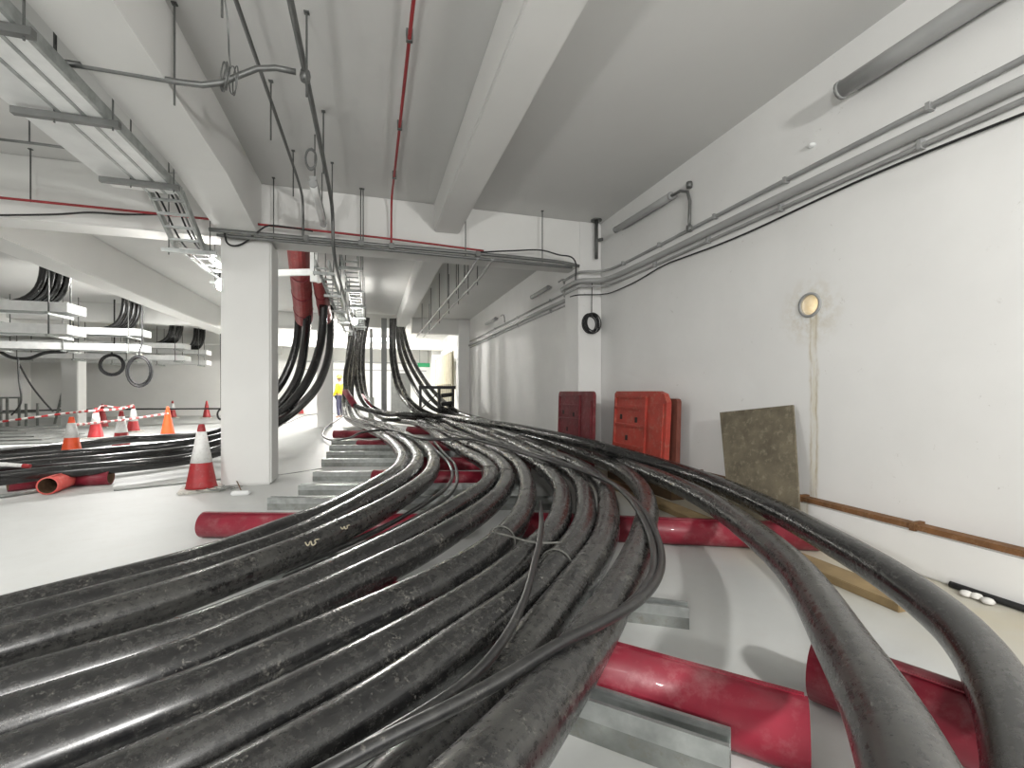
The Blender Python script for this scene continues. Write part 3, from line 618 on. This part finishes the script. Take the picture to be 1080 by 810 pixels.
# coil hung on the pilaster
def coil(c, rad, turns, r, lab, mat='rubber_black', normal=(0, -1, 0), hang=None, sx=1.0):
    c = Vector(c); nv = Vector(normal).normalized(); a = nv.cross(Vector((0, 0, 1))).normalized()
    e = empty('cable_coil', c-Vector((0, 0, rad)), lab, 'cable coil')
    pts = []
    for i in range(turns*20+1):
        q = 2*math.pi*i/20; rr = rad*(1+(.10 if turns < 8 else .17)*math.sin(q*.37+1)); off = nv*(.012*math.sin(q*.23+.5)*turns*.5)
        pts.append(c+a*math.cos(q+1.57)*rr*sx+Vector((0, 0, 1))*math.sin(q+1.57)*rr+off)
    link('loops', tube_mesh('loops', pts, r, 6), mat, e)
    if hang: link('hanging_lead', tube_mesh('hanging_lead', spline([c+Vector((0, 0, rad))]+[Vector(h) for h in hang], .1, 1), r*.8, 6), mat, e)
    return e
pc = PY(624, 341, 6.0); coil(pc, .128, 9, .008, 'black cable coil hanging on the pilaster', hang=[PY(624, 318, 5.98), PY(624.5, 297, 5.96)], sx=.85)

# ------------------------------------------------------------------ services under the crossbeam
def rod_part(e, x, y, z0, z1=H, r=.007):
    MB().tube((x, y, z0), (x, y, z1), r, 6).build('hanger_rod', 'rod', e); MB().box(x-.016, x+.016, y-.016, y+.016, z1-.008, z1).build('anchor_plate', 'rod', e)
YP = 5.87
e = empty('crossbeam_conduit', (.5, YP, 2.9), 'grey conduit hung on rods along the front of the crossbeam', 'conduit')
run('conduit_tube', [Vector((-1.72, YP, 2.905)), Vector((0, YP, 2.905)), Vector((2.55, YP, 2.89)), Vector((2.78, YP, 2.86))], .024, 'conduit', None, None, parent=e)
run('lower_conduit', [Vector((-1.66, YP+.06, 2.87)), Vector((0, YP+.06, 2.87)), Vector((2.7, YP+.06, 2.85))], .02, 'conduit', None, None, parent=e)
for u in (288.5, 380.5, 383, 491, 572):
    q = PY(u, 230, YP); rod_part(e, q.x, YP, 2.87)
for u in (323, 381, 413, 504):
    q = PY(u, 250, YP); MB().box(q.x-.03, q.x+.03, YP-.035, YP+.03, 2.865, 2.935).build('junction_box', 'conduit', e, bevel=.004)
e = empty('red_water_pipe', (-4, YP+.03, 3.02), 'thin red pipe running along the crossbeam across the left half', 'pipe')
run('pipe_tube', [Vector((-9, YP+.03, 3.06)), Vector((-4.5, YP+.03, 3.05)), Vector((-1.6, YP+.03, 3.03)), Vector((.3, YP+.03, 3.0)), Vector((1.42, YP+.03, 2.96))], .013, 'red_pipe', None, None, parent=e)
for u in (30, 228):
    q = PY(u, 230, YP); rod_part(e, q.x, YP+.03, 3.03)
e = empty('red_water_pipe', (.25, 0, 3.5), 'thin red pipe along the ceiling dropping to the crossbeam', 'pipe')
run('pipe_tube', [Vector((.255, YR+.1, 3.5)), Vector((.25, 2, 3.5)), Vector((.245, 5.5, 3.5)), Vector((.24, 5.78, 3.48)), Vector((.24, 5.86, 3.36)), Vector((.24, YP, 3.1)), Vector((.24, YP, 2.93))], .013, 'red_pipe', None, None, parent=e)
for y in (1.6, 3.2, 4.3, 5.3): MB().box(.228, .272, y-.012, y+.012, 3.485, 3.57).build('clip', 'rod', e)
# short red pipe at the far left
tag(cable('red_water_pipe', [PY(0, 222, 6.9), PY(20, 231, 7.2), PY(42, 240, 7.6)], .02, 'red_pipe', n=8, step=.1), 'short red pipe sloping under the left crossbeam', 'pipe')
run('beam_cable', [PY(0, 227, 6.0), PY(60, 226, 6.0), PY(95, 224, 6.0), PY(130, 226, 6.0), PY(185, 226, 6.0)], .010, 'rubber_black', 'slack dark cable along the left crossbeam under the red pipe', 'cable')
run('beam_cable', [PY(237, 246, 5.9), PY(240, 258, 5.95), PY(252, 259, 6.0), PY(262, 253, 5.98), PY(268, 247, 5.95)], .011, 'rubber_black', 'dark cable looping on the top of the near column', 'cable')
run('beam_cable', [PY(270, 246, 5.82), PY(282, 238, 5.82), PY(300, 239, 5.84), PY(330, 244, 5.84)], .009, 'rubber_black', 'short dark cable arched over the crossbeam conduit', 'cable')
run('beam_cable', [PY(505, 266, 5.85), PY(540, 264.5, 5.85), PY(572, 264, 5.85), PY(590, 269, 5.85), PY(603, 271, 5.85), PY(607, 276, 5.85), PY(607, 295, 5.85)], .010, 'rubber_black', 'dark cable from the crossbeam conduit to the pilaster corner', 'cable')
# longitudinal conduits
xa, za, xb, zb = -.76, 3.4, -.43, 3.28
e = empty('ceiling_conduit', (xa, 3, za), 'thin conduit under the ceiling on rods, left of the pair', 'conduit')
run('conduit_tube', [Vector((xa, YR+.1, za)), Vector((xa, 2, za)), Vector((xa, 5.6, za)), Vector((xa, 5.82, za-.03)), Vector((xa, YP, za-.14)), Vector((xa, YP, 2.93))], .014, 'conduit', None, None, parent=e)
for y in (1.2, 2.8, 4.05, 5.15): rod_part(e, xa, y, 3.1)
e = empty('ceiling_conduit', (xb, 3, zb), 'thick conduit under the ceiling on rods, right of the pair', 'conduit')
run('conduit_tube', [Vector((xb, YR+.1, zb)), Vector((xb, 2, zb)), Vector((xb, 5.5, zb)), Vector((xb, 5.72, zb-.04)), Vector((xb, 5.8, zb-.14)), Vector((xb, 5.82, 2.9)), Vector((xb, 5.95, 2.78)), Vector((xb, 7, 2.72)), Vector((xb, 14.5, 2.72))], .02, 'conduit', None, None, parent=e)
for y in (1.1, 2.2, 3.25, 4.35, 5.3): rod_part(e, xb+.03, y, 3.02)
MB().lathe([(.03, -.035), (.036, 0), (.03, .035)], (xb, 3.42, zb-.02), 12).build('junction_box', 'conduit', e, smooth=True)
# the cross conduit
Yx = 3.42
e = empty('cross_conduit', PY(225, 92, Yx), 'bent grey conduit crossing under the left beam', 'conduit')
run('conduit_tube', [PY(312, 76, Yx), PY(298, 71, Yx), PY(270, 70, Yx), PY(258, 76, Yx), PY(240, 87, Yx), PY(226, 92, Yx), PY(205, 90, Yx), PY(185, 86, Yx), PY(120, 74, Yx), PY(62, 65.5, Yx)], .019, 'conduit', None, None, parent=e)
for u, v0 in ((184, 111), (58.5, 67)):
    q = PY(u, v0, Yx); rod_part(e, q.x, Yx, q.z)
q = PY(242, 83, Yx-.02); coil(q, .085, 6, .004, 'small coil of grey wire on the bent conduit', 'conduit', normal=(-.9, -.45, 0), sx=.8)
q = PY(328, 168, 4.3); coil(q, .085, 3, .005, 'small loop of wire above the hanging white batten', 'conduit', sx=.5)
run('hanging_wire', [Vector((xa, 2.55, za)), PY(241, 20, 2.55), PY(241, 45, 2.55), PY(243, 70, 3.2)], .004, 'conduit', 'thin wire hanging down to the small coil', 'wire')
qa, qb = PY(330, 194, 4.6), PY(341, 236, 5.75)
batten((qa+qb)/2, (qa-qb).length, qb-qa, False, 0, 'white tube light hanging at an angle under the ceiling conduits', .035, mat='white_plastic')

# ------------------------------------------------------------------ left suspended tray
e = empty('cable_tray', (-1.95, 3, 2.9), 'galvanised cable tray hung beside the left beam', 'cable tray')
zt = 2.95
def strip(nm, x0, x1, y0, y1, z0, z1, m_='galv'): return MB().box(x0, x1, y0, y1, z0, z1).build(nm, m_, e)
for x in (-1.71, -1.83, -1.97): strip('side_rail', x-.012, x+.012, YR+.1, 5.05, zt-.005, zt+.075)
strip('floor_plate', -1.97, -1.71, YR+.1, 5.05, zt+.0, zt+.004, 'galv_bright')
strip('wide_plate', -2.25, -1.985, YR+.1, 5.08, zt+.02, zt+.03, 'white_plastic')
for x in (-1.71, -1.97):
    MB().prism([(-.012, 0), (.012, 0), (.012, .075), (-.012, .075)], (x, 5.05, zt), (x, 5.62, 2.62)).build('bend_rail', 'galv', e)
    MB().prism([(-.012, 0), (.012, 0), (.012, .075), (-.012, .075)], (x, 5.62, 2.62), (x, 9.0, 2.62)).build('low_rail', 'galv', e)
for k in range(4): t_ = (k+.5)/4; MB().box(-1.97, -1.71, 5.05+.57*t_-.02, 5.05+.57*t_+.02, zt-.33*t_, zt-.33*t_+.02).build('rung', 'galv', e)
for k in range(11): MB().box(-1.97, -1.71, 5.75+k*.3-.02, 5.75+k*.3+.02, 2.62, 2.64).build('rung', 'galv_bright', e)
for y in (.9, 2.0, 2.95, 3.79, 4.8):
    MB().box(-2.22 if y > 3 else -2.1, -1.64, y-.022, y+.022, zt-.05, zt-.006).build('strut', 'conduit', e)
    for x in (-1.68, -2.0):
        MB().tube((x, y, zt-.07), (x, y, H), .006, 6).build('hanger_rod', 'rod', e)
for y in (5.7, 7.2):
    MB().box(-2.1, -1.6, y-.022, y+.022, 2.575, 2.618).build('strut', 'galv', e)
    for x in (-1.66, -2.04): MB().tube((x, y, 2.55), (x, y, H if y > 6.5 else H), .006, 6).build('hanger_rod', 'rod', e)
for k, (x, dz_) in enumerate(((-1.75, .02), (-1.79, .03), (-1.9, .02))):
    run('tray_cable', [Vector((x, YR+.1, zt+dz_)), Vector((x, 2, zt+dz_)), Vector((x, 5.0, zt+dz_)), Vector((x, 5.6, 2.66+dz_)), Vector((x, 8.9, 2.65+dz_))], .009, 'rubber_black' if k else 'conduit', 'slim cable lying in the left tray, %s one' % ('right hand', 'middle', 'left hand')[k], 'cable', 'slim cables in the left tray')
run('side_conduit', [PY(0, 147, 4.8), PY(50, 153, 4.8), PY(104, 161, 4.8)], .011, 'conduit', 'thin conduit running left from the cable tray', 'conduit')
q = PY(31, 152, 4.8); q_ = PY(29, 212, 5.7)
tag(MB().tube(q, q+Vector((0, 0, H-q.z)), .006, 6).build('hanger_rod', 'rod'), 'thin rod holding the conduit left of the tray', 'rod')

# ------------------------------------------------------------------ second bay: red duct drop, ladders, posts
def halfduct(p0, p1, w_, dep, lab):
    e = empty('cable_duct', Vector(p1), lab, 'duct', 'red ducts dropping from the ceiling')
    prof = [(w_/2*math.cos(math.pi*i/10), dep*math.sin(math.pi*i/10)) for i in range(11)]+[(-w_/2+.015, 0)]+[((w_/2-.015)*math.cos(math.pi-math.pi*i/10), (dep-.015)*math.sin(math.pi*i/10)) for i in range(1, 10)]+[(w_/2-.015, 0)]
    prof = [(a, -b) for a, b in prof]
    p0, p1 = Vector(p0), Vector(p1)
    MB().prism(prof, p0, p1).build('duct_shell', 'duct_drop', e, smooth=False)
    for t_ in (.35, .6, .85):
        c = p0.lerp(p1, t_); MB().prism([(a*1.04, b*1.06-.002) for a, b in prof[:11]], c, c+(p1-p0).normalized()*.03).build('band', 'duct_red', e)
    return e
halfduct(PD(314, 250, 6.95), PD(320.5, 334, 9.1), .34, .22, 'red half round duct dropping from the ceiling, near one over two cables')
halfduct(PD(336, 290, 8.0), PD(343.5, 334, 9.3), .24, .18, 'red half round duct behind, over the two farther cables')
def ladder(x0, x1, y0, y1, z, lab, step=.32, m_='galv', group=None, hang=()):
    e = empty('cable_ladder', ((x0+x1)/2, y0, z), lab, 'cable ladder', group)
    for x in (x0, x1): MB().box(x-.012, x+.012, y0, y1, z, z+.09).build('side_rail', m_, e)
    me = MB().box(x0, x1, -.02, .02, 0, .022).mesh('rung')
    me.materials.append(MATS[m_])
    k = y0+step/2
    while k < y1:
        o = link('rung', me, None, e); o.matrix_parent_inverse = Matrix(); o.location = (-(x0+x1)/2, k-y0, 0); k += step
    for y in hang:
        MB().box(x0-.06, x1+.06, y-.02, y+.02, z-.045, z-.003).build('strut', 'galv', e)
        for x in (x0-.04, x1+.04): MB().tube((x, y, z-.06), (x, y, H), .007, 6).build('hanger_rod', 'rod', e)
    return e
ladder(-.72, -.55, 6.7, 14.6, 2.80, 'galvanised cable ladder beyond the crossbeam beside the red duct', hang=(7.0, 8.6, 10.2, 11.8, 13.4))
ladder(-.40, -.18, 6.8, 14.6, 2.95, 'higher galvanised cable ladder beyond the crossbeam by the conduit', hang=(7.2, 8.8, 10.4, 12.0, 13.6))
q = PD(300, 289, 6.75)
e = empty('strut_bracket', q, 'galvanised strut bracket across the red duct behind the column', 'bracket')
a0, a1 = PD(292, 288, 6.7), PD(327, 287, 6.9)
MB().prism([(-.03, -.045), (.03, -.045), (.03, .045), (-.03, .045)], a0, a1).build('arm', 'galv_bright', e)
a0 = PD(331, 256, 6.9); a1 = PD(331, 297, 6.9); MB().box(a0.x-.05, a0.x+.05, a0.y-.03, a0.y+.03, a1.z, a0.z).build('upright', 'galv_bright', e)
for k, (dx, dz_) in enumerate(((0, 0), (.2, .0))):
    x = 1.34+dx
    e = empty('hung_conduit', (x, 8, 2.78), 'pale conduit hung on rods in the second bay, %s of two' % ('left', 'right')[k], 'conduit')
    run('conduit_tube', [Vector((x, 5.9, 2.86)), Vector((x, 6.5, 2.8)), Vector((x, 9, 2.8)), Vector((x, 14.4, 2.8))], .018, 'luminaire_grey', None, None, parent=e)
    for y in (6.9, 7.6, 8.5, 9.6, 11, 13): MB().tube((x+.02, y, 2.74), (x+.02, y, H), .008, 6).build('hanger_rod', 'rod', e)
def post(u, vb, d, w_, lab, foot=True):
    b = PD(u, vb, d); e = empty('steel_post', (b.x, b.y, 0), lab, 'post')
    MB().box(b.x-w_, b.x+w_, b.y-w_, b.y+w_, 0, H if d < 15 else 3.5).build('shaft', 'conduit', e)
    if foot: MB().box(b.x-w_*2.2, b.x+w_*2.2, b.y-w_*2.2, b.y+w_*2.2, 0, .9).build('foot_guard', 'galv_dull', e)
    else: MB().box(b.x-w_*1.8, b.x+w_*1.8, b.y-w_*1.8, b.y+w_*1.8, 0, .03).build('base_plate', 'galv_dull', e)
post(391.5, 430, 17.5, .05, 'slim grey post with a boxed foot between the riser bundles')
post(405, 436, 15.0, .085, 'stouter grey post beside the right riser bundle', False)

# ------------------------------------------------------------------ far end: screen, rack, door, worker
e = empty('sheet_screen', (XW-.5, 18, 0), 'tan corrugated sheet screen against the far right wall', 'screen')
for k in range(9):
    y = 16.8+k*.5
    MB().prism([(-.25, 0), (-.13, .05), (.13, .05), (.25, 0), (.25, .02), (.13, .07), (-.13, .07), (-.25, .02)], (XW-.4, y, 1.4), (XW-.4, y, 2.55), up=Vector((-1, 0, 0))).build('sheet', 'tan_sheet', e)
    MB().box(XW-.42, XW-.36, y-.25, y-.21, 0, 2.6).build('stud', 'tan_sheet', e)
e = empty('pipe_rack', PZ(458, 440, 0), 'dark steel rack with pipework near the far pilaster', 'rack')
b = PD(460, 432, 15.2); ry = b.y-.35
for x in (b.x-.55, b.x+.05, b.x+.5): MB().box(x-.04, x+.04, ry-.04, ry+.04, 0, 1.28).build('leg', 'dark_steel', e)
MB().box(b.x-.6, b.x+.58, ry-.06, ry+.06, 1.2, 1.3).build('top_rail', 'dark_steel', e)
MB().tube((b.x-.55, ry, .55), (b.x+.05, ry, 1.1), .02, 8).build('brace', 'dark_steel', e)
for z in (.35, .7, .98): MB().tube((b.x+.1, ry-.1, z), (b.x+.5, ry-.1, z+.05), .07, 12).build('pipe', 'dark_steel', e, smooth=True)
d1 = struct(MB().box(1.0, 2.0, YF-.06, YF, 0, 2.1).build('door_1', 'conduit')); 
q = PD(447, 385, 23.0)
e = empty('exit_sign', q, 'small green exit sign hanging above the far door', 'sign')
MB().box(q.x-.3, q.x+.3, q.y-.03, q.y+.03, q.z-.1, q.z+.1).build('sign_face', 'exit_green', e)
for s in (-.2, .2): MB().tube((q.x+s, q.y, q.z+.1), (q.x+s, q.y, H), .01, 6).build('hanger_rod', 'rod', e)
e = empty('wire_trunking', (-2, YF-.06, 2.2), 'pale trunking rails across the far back wall', 'trunking')
for z in (2.2, 2.6): MB().box(-3.5, XW-.4, YF-.08, YF, z, z+.06).build('rail', 'luminaire_grey', e)
# worker
def person(base, ang, lab):
    e = empty('person', base, lab, 'person')
    def skin(name, verts, edges, radii, mat, parent):
        me = bpy.data.meshes.new(name); me.from_pydata(verts, edges, [])
        o = link(name, me, mat, parent); o.matrix_parent_inverse = Matrix()
        o.modifiers.new('skin', 'SKIN'); sv = me.skin_vertices[0] if me.skin_vertices else None
        if sv is None:
            bmx = bmesh.new(); bmx.from_mesh(me); bmx.verts.layers.skin.verify(); bmx.to_mesh(me); bmx.free(); sv = me.skin_vertices[0]
        for i, rr in enumerate(radii): sv.data[i].radius = rr if isinstance(rr, tuple) else (rr, rr); sv.data[i].use_root = (i == 0)
        o.modifiers.new('sub', 'SUBSURF').levels = 2; o.modifiers['sub'].render_levels = 2
        return o
    V = [(0, 0, .95), (0, 0, 1.15), (0, 0, 1.36), (0, 0, 1.48), (0, .01, 1.56), (0, .02, 1.66), (0, .01, 1.74),
         (-.19, 0, 1.40), (-.25, .02, 1.14), (-.20, .16, .95), (-.16, .24, .93), (.19, 0, 1.40), (.25, .02, 1.14), (.22, .10, .92), (.20, .15, .86),
         (-.10, 0, .88), (-.11, .03, .50), (-.12, -.02, .09), (-.12, .12, .05), (.10, 0, .88), (.11, .0, .50), (.13, -.04, .09), (.13, .10, .05)]
    E_ = [(0, 1), (1, 2), (2, 3), (3, 4), (4, 5), (5, 6), (2, 7), (7, 8), (8, 9), (9, 10), (2, 11), (11, 12), (12, 13), (13, 14), (0, 15), (15, 16), (16, 17), (17, 18), (0, 19), (19, 20), (20, 21), (21, 22)]
    Rr = [(.16, .11), (.15, .11), (.17, .115), (.075, .07), (.06, .06), (.085, .10), (.075, .085), .065, .05, .04, .035, .065, .05, .04, .035, .095, .065, .045, .04, .095, .065, .045, .04]
    body = skin('body', V, E_, Rr, None, e)
    body.data.materials.append(MATS['skin'])
    skin('jacket', V[:4]+V[7:10]+V[11:14], [(0, 1), (1, 2), (2, 3), (2, 4), (4, 5), (5, 6), (2, 7), (7, 8), (8, 9)], [(.21, .16), (.205, .155), (.21, .15), (.09, .085), .078, .064, .054, .078, .064, .054], 'vest', e)
    skin('trousers', [(0, 0, .96), V[15], V[16], V[17], V[19], V[20], V[21]], [(0, 1), (1, 2), (2, 3), (0, 4), (4, 5), (5, 6)], [(.17, .12), .108, .078, .062, .108, .078, .062], 'trousers', e)
    h_ = MB().lathe([(.15, 1.71), (.13, 1.715), (.125, 1.76), (.10, 1.82), (.05, 1.855), (.005, 1.86)], (0, .02, 0), 20).build('hard_hat', 'vest', e, smooth=True); h_.matrix_parent_inverse = Matrix()
    for s in (-1, 1):
        f_ = MB().lathe([(.004, -.012), (.012, 0), (.004, .012)], (s*.035, .115, 1.665), 8).build('eye', 'slot_black', e, smooth=True); f_.matrix_parent_inverse = Matrix()
    nz = MB().prism([(-.015, 0), (.015, 0), (0, .03)], (0, .10, 1.62), (0, .13, 1.62)).build('nose', 'skin', e); nz.matrix_parent_inverse = Matrix()
    e.rotation_euler = (0, 0, ang)
pb = PD(358.5, 440, 19.4); person((pb.x, pb.y, 0), 1.1, 'person in a yellow jacket and yellow hard hat standing far behind the risers')

# ------------------------------------------------------------------ traffic cones and tape
def cone(p, sleeve, body, lab, rot=0, hgt=.73):
    e = empty('traffic_cone', p, lab, 'traffic cone', 'traffic cones')
    k = hgt/.73; b0 = Vector(p)
    def prt(nm, mb, m_, **kw): o = mb.build(nm, m_, e, **kw); return o
    prt('base_plate', MB().prism([(-.2*k, 0), (.2*k, 0), (.2*k, .035), (-.2*k, .035)], b0+Vector((math.cos(rot), math.sin(rot), 0))*-.2*k, b0+Vector((math.cos(rot), math.sin(rot), 0))*.2*k), 'cone_base', bevel=.012)
    prt('cone_body', MB().lathe([(.155*k, .035), (.145*k, .06), (.032*k, hgt-.02), (.026*k, hgt), (.005, hgt)], b0, 24), body, smooth=True)
    if sleeve:
        z0, z1 = sleeve; r_ = lambda z: (.145+(.032-.145)*(z-.06)/(.71-.06))*k+.003
        prt('reflective_sleeve', MB().lathe([(r_(z0)-.004, z0*k), (r_(z0), z0*k), (r_(z1), z1*k), (r_(z1)-.004, z1*k)], b0, 24), 'cone_white', smooth=True)
    return e
cone(PZ(212.5, 517, 0), (.31, .65), 'cone_red', 'big red and white traffic cone on a dirty base beside the near column', .2, .74)
cone(PZ(75.5, 491, 0), (.42, .64), 'cone_orange', 'orange traffic cone with a white band behind the left floor cables')
cone(PZ(101, 462.5, 0), (.38, .60), 'cone_red', 'red cone with white band, left one where both tapes meet')
cone(PZ(108, 451, 0), None, 'cone_red', 'plain dark red cone just behind the tape cone at the far column')
cone(PZ(128, 472, 0), (.30, .62), 'cone_red', 'red cone with a tall white band at the edge of the left cables')
cone(PZ(140.6, 455.5, 0), (.30, .64), 'cone_red', 'red and white cone on a pale base in the middle of the tapes')
cone(PZ(177, 459, 0), None, 'cone_orange', 'plain bright orange cone at the right end of the front tape')
cone(PZ(182, 440.7, 0), (.34, .62), 'cone_red', 'red cone with white band far back by the rear wall line')
cone(PZ(218, 440.7, 0), None, 'cone_red', 'plain red cone farthest back, left of the near column')
cone(PZ(317, 437, 0), None, 'cone_red', 'plain red cone far back seen through the hanging cables')
def tape(pts, lab, r=.03): return tag(link('warning_tape', tube_mesh('warning_tape', spline(pts, .08, 2), r, 6), 'tape'), lab, 'tape', 'red and white warning tapes')
tape([PD(-30, 449, 11.2), PD(30, 441, 11.2), PD(70, 436, 11.2), PD(101, 433, 10.7), PD(125, 431.5, 11.5), PD(140.6, 428, 12.3)], 'red and white tape strung at the back between the cones', .028)
tape([PD(75.5, 448.5, 6.9), PD(101, 446, 8.0), PD(140, 441.5, 9.5), PD(177, 436, 11)], 'red and white tape strung in front from the orange cone', .024)
tape([PD(103, 432, 10.9), PD(112, 428, 12.4), PD(125, 430, 12.6), PD(140.6, 427, 12.6)], 'short red and white tape behind the far cones', .02)
e = empty('barrier_pole', PD(0, 489, 5.3), 'white pole with a red tip lying on the left cables', 'pole')
MB().tube(PD(-60, 485, 5.1), PD(24, 491.3, 5.25), .022, 10).build('shaft', 'cone_white', e, smooth=True); MB().tube(PD(24, 491.3, 5.25), PD(32, 492, 5.27), .025, 10).build('tip', 'cone_red', e, smooth=True)
# extension lead by the column
e = empty('wire_tangle', PZ(233, 519, 0), 'tangle of thin grey wire and a socket on the floor by the cone', 'wire')
pts = []
c0 = PZ(232, 518, 0)
for i in range(90):
    q = i*.42; rr = .07+.05*math.sin(q*.61)+.02*math.sin(q*1.7); pts.append(c0+Vector((math.cos(q)*rr*1.5+.05*math.sin(q*.2), math.sin(q)*rr, .012+.03*abs(math.sin(q*.37)))))
link('loops', tube_mesh('loops', pts, .0045, 5), 'galv_dull', e)
q = PZ(254, 520, .02); MB().box(q.x-.09, q.x+.09, q.y-.035, q.y+.035, 0, .045).build('socket_block', 'white_plastic', e, bevel=.012)
tag(cable('floor_wire', [c0+Vector((0, 0, .02)), PZ(246, 507, .02), PZ(300, 500, .02), PZ(340, 494, .14)], .006, 'galv_dull', n=6), 'thin wire running from the tangle past the column to the channels', 'wire')
tag(cable('floor_wire', [PZ(255, 519, .03), PZ(250, 508, .06), PZ(242, 499, .02), PZ(237, 494, .01)], .006, 'rust', n=6), 'short brown wire rising beside the near column foot', 'wire')
tag(cable('floor_wire', [PZ(120, 517, .01), PZ(180, 511, .01), PZ(237, 505, .01)], .012, 'galv_dull', n=6), 'grey cord lying straight on the floor left of the column', 'wire')
e = tag(cable('steel_rod', [PZ(-40, 528, .02), PZ(20, 521, .02), PZ(50, 516, .02)], .02, 'galv_dull', n=8), 'grey rod on the floor in front of the left cables', 'rod')

# ------------------------------------------------------------------ left hall: trays with cable bundles, coils, clutter
words = ('nearest', 'second', 'third', 'farthest')
for k, (y, xe) in enumerate(((10.4, -5.3), (14.2, -5.7), (18.0, -6.0), (20.5, -6.1))):
    for j, z in enumerate((2.56, 2.16)):
        e = empty('cable_tray', (xe, y, z), '%s left hall cable tray across the hall, %s tier' % (words[k], ('upper', 'lower')[j]), 'cable tray', 'cable trays across the left hall')
        for yy in (y, y+.55): MB().box(-12, xe, yy-.015, yy+.015, z, z+.17).build('side_rail', 'galv_bright', e)
        MB().box(-12, xe, y+.02, y+.53, z+.02, z+.03).build('floor_plate', 'galv', e)
        MB().box(xe-.015, xe+.01, y-.02, y+.57, z+.0, z+.17).build('end_plate', 'galv_bright', e)
        if j == 0:
            for x in (xe-.25, xe-1.6, xe-3.0, xe-4.4):
                for yy in (y-.04, y+.59): MB().tube((x, yy, 2.1), (x, yy, H), .012, 6).build('hanger_rod', 'rod', e)
                MB().box(x-.02, x+.02, y-.1, y+.65, 2.50, 2.545).build('strut', 'galv', e); 
                MB().box(x-.02, x+.02, y-.1, y+.65, 2.10, 2.145).build('strut', 'galv', e)
    for j in range(4):
        yy = y+.12+.11*j
        x0 = xe-.40+.06*j
        cable('riser_cable', [Vector((-11.5, yy, 2.66)), Vector((xe-2.2, yy, 2.66)), Vector((x0-.62, yy, 2.66)), Vector((x0-.26, yy, 2.73)), Vector((x0-.07, yy, 2.92)), Vector((x0-.01, yy, 3.15)), Vector((x0, yy, 3.4)), Vector((x0, yy, H-.002))], .06, 'cable_clean',
              'black cable rising from the %s left hall tray, %s of its four' % (words[k], ('foremost', 'second', 'third', 'rearmost')[j]), 'cable', 'cables rising from the %s left hall tray' % words[k], n=10, step=.12)
for k, (u, v, d, rx, lab) in enumerate(((147, 391.5, 11.5, .36, 'black cable coil hanging under the left hall trays, larger one'), (118, 385, 12.2, .26, 'black cable coil hanging under the left hall trays, smaller one behind'))):
    q = PD(u, v, d); coil(q, rx, 3, .022, lab, 'rubber_black', sx=.7 if k == 0 else 1.0, hang=[q+Vector((0, .02, rx+.25)), q+Vector((.02, .04, 2.2-q.z)), q+Vector((.03, .06, H-q.z))])
q = PD(233, 437, 14.5); coil(q, .16, 2, .02, 'black cable loop hanging low at the far left of the near column', hang=[PD(233, 400, 14.5), PD(232.5, 360, 14.5), Vector((PD(232.5, 360, 14.5).x, PD(232.5, 360, 14.5).y, H))], sx=.6)
thin([PD(0, 371, 11.5), PD(12, 377, 11.5), PD(30, 378, 11.5), PD(48, 372, 11.5), PD(70, 371, 11.5)], .04, 'black cable sagging under the nearest left hall tray', 'slack cables in the left hall')
thin([PD(19, 377, 11.4), PD(20, 400, 11.4), PD(22, 425, 11.4), PD(12, 438, 11.4)], .02, 'black cable hanging straight down in the left hall', 'slack cables in the left hall')
thin([PD(20, 384, 11.6), PD(32, 405, 11.6), PD(45, 422, 11.6), PD(56, 434, 11.6)], .02, 'black cable hanging aslant in the left hall', 'slack cables in the left hall')
thin([PD(-20, 434, 16), PD(60, 432.5, 17), PD(140, 431.5, 18), PD(233, 431, 18)], .03, 'dark line stretched low across the back of the left hall', 'slack cables in the left hall')
# step ladder and frame
b = PZ(66, 447, 0); e = empty('step_ladder', b, 'grey step ladder standing by the far column', 'ladder')
for s in (-.22, .22):
    MB().prism([(-.03, -.02), (.03, -.02), (.03, .02), (-.03, .02)], b+Vector((s, 0, 0)), b+Vector((s*.7, .35, 1.25)), up=Vector((0, 1, 0))).build('front_rail', 'galv_dull', e)
    MB().prism([(-.02, -.02), (.02, -.02), (.02, .02), (-.02, .02)], b+Vector((s, .7, 0)), b+Vector((s*.7, .38, 1.25)), up=Vector((0, 1, 0))).build('rear_rail', 'galv_dull', e)
for k in range(4):
    t_ = (k+1)/4.2; c = b+Vector((0, .35*t_, 1.25*t_)); w_ = .22*(1-.3*t_); MB().box(c.x-w_, c.x+w_, c.y-.05, c.y+.05, c.z-.015, c.z+.015).build('tread', 'galv_dull', e)
b = PZ(12, 452, 0); e = empty('work_stand', b, 'dark steel work stand at the left edge of the hall', 'frame')
for x in (-.55, -.1, .35):
    for y in (0, .5): MB().box(b.x+x-.025, b.x+x+.025, b.y+y-.025, b.y+y+.025, 0, .95 if x < .2 else .75).build('leg', 'galv_dull', e)
for y in (0, .5):
    for z in (.45, .9): MB().box(b.x-.57, b.x+(.37 if z < .6 else -.08), b.y+y-.02, b.y+y+.02, z, z+.05).build('rail', 'galv_dull', e)
for k in range(5):
    z = .03*k; a = PZ(-20-4*k, 470-2*k, 0); e = tag(MB().box(a.x-1.2, a.x+1.15-.1*k, a.y+.1*k, a.y+1.6+.1*k, z, z+.028).build('rubber_mat', 'mat_grey'), 'grey flat sheet in the stack on the left floor, layer %s from the bottom' % ('one', 'two', 'three', 'four', 'five')[k], 'sheet', 'stacked sheets on the left floor')
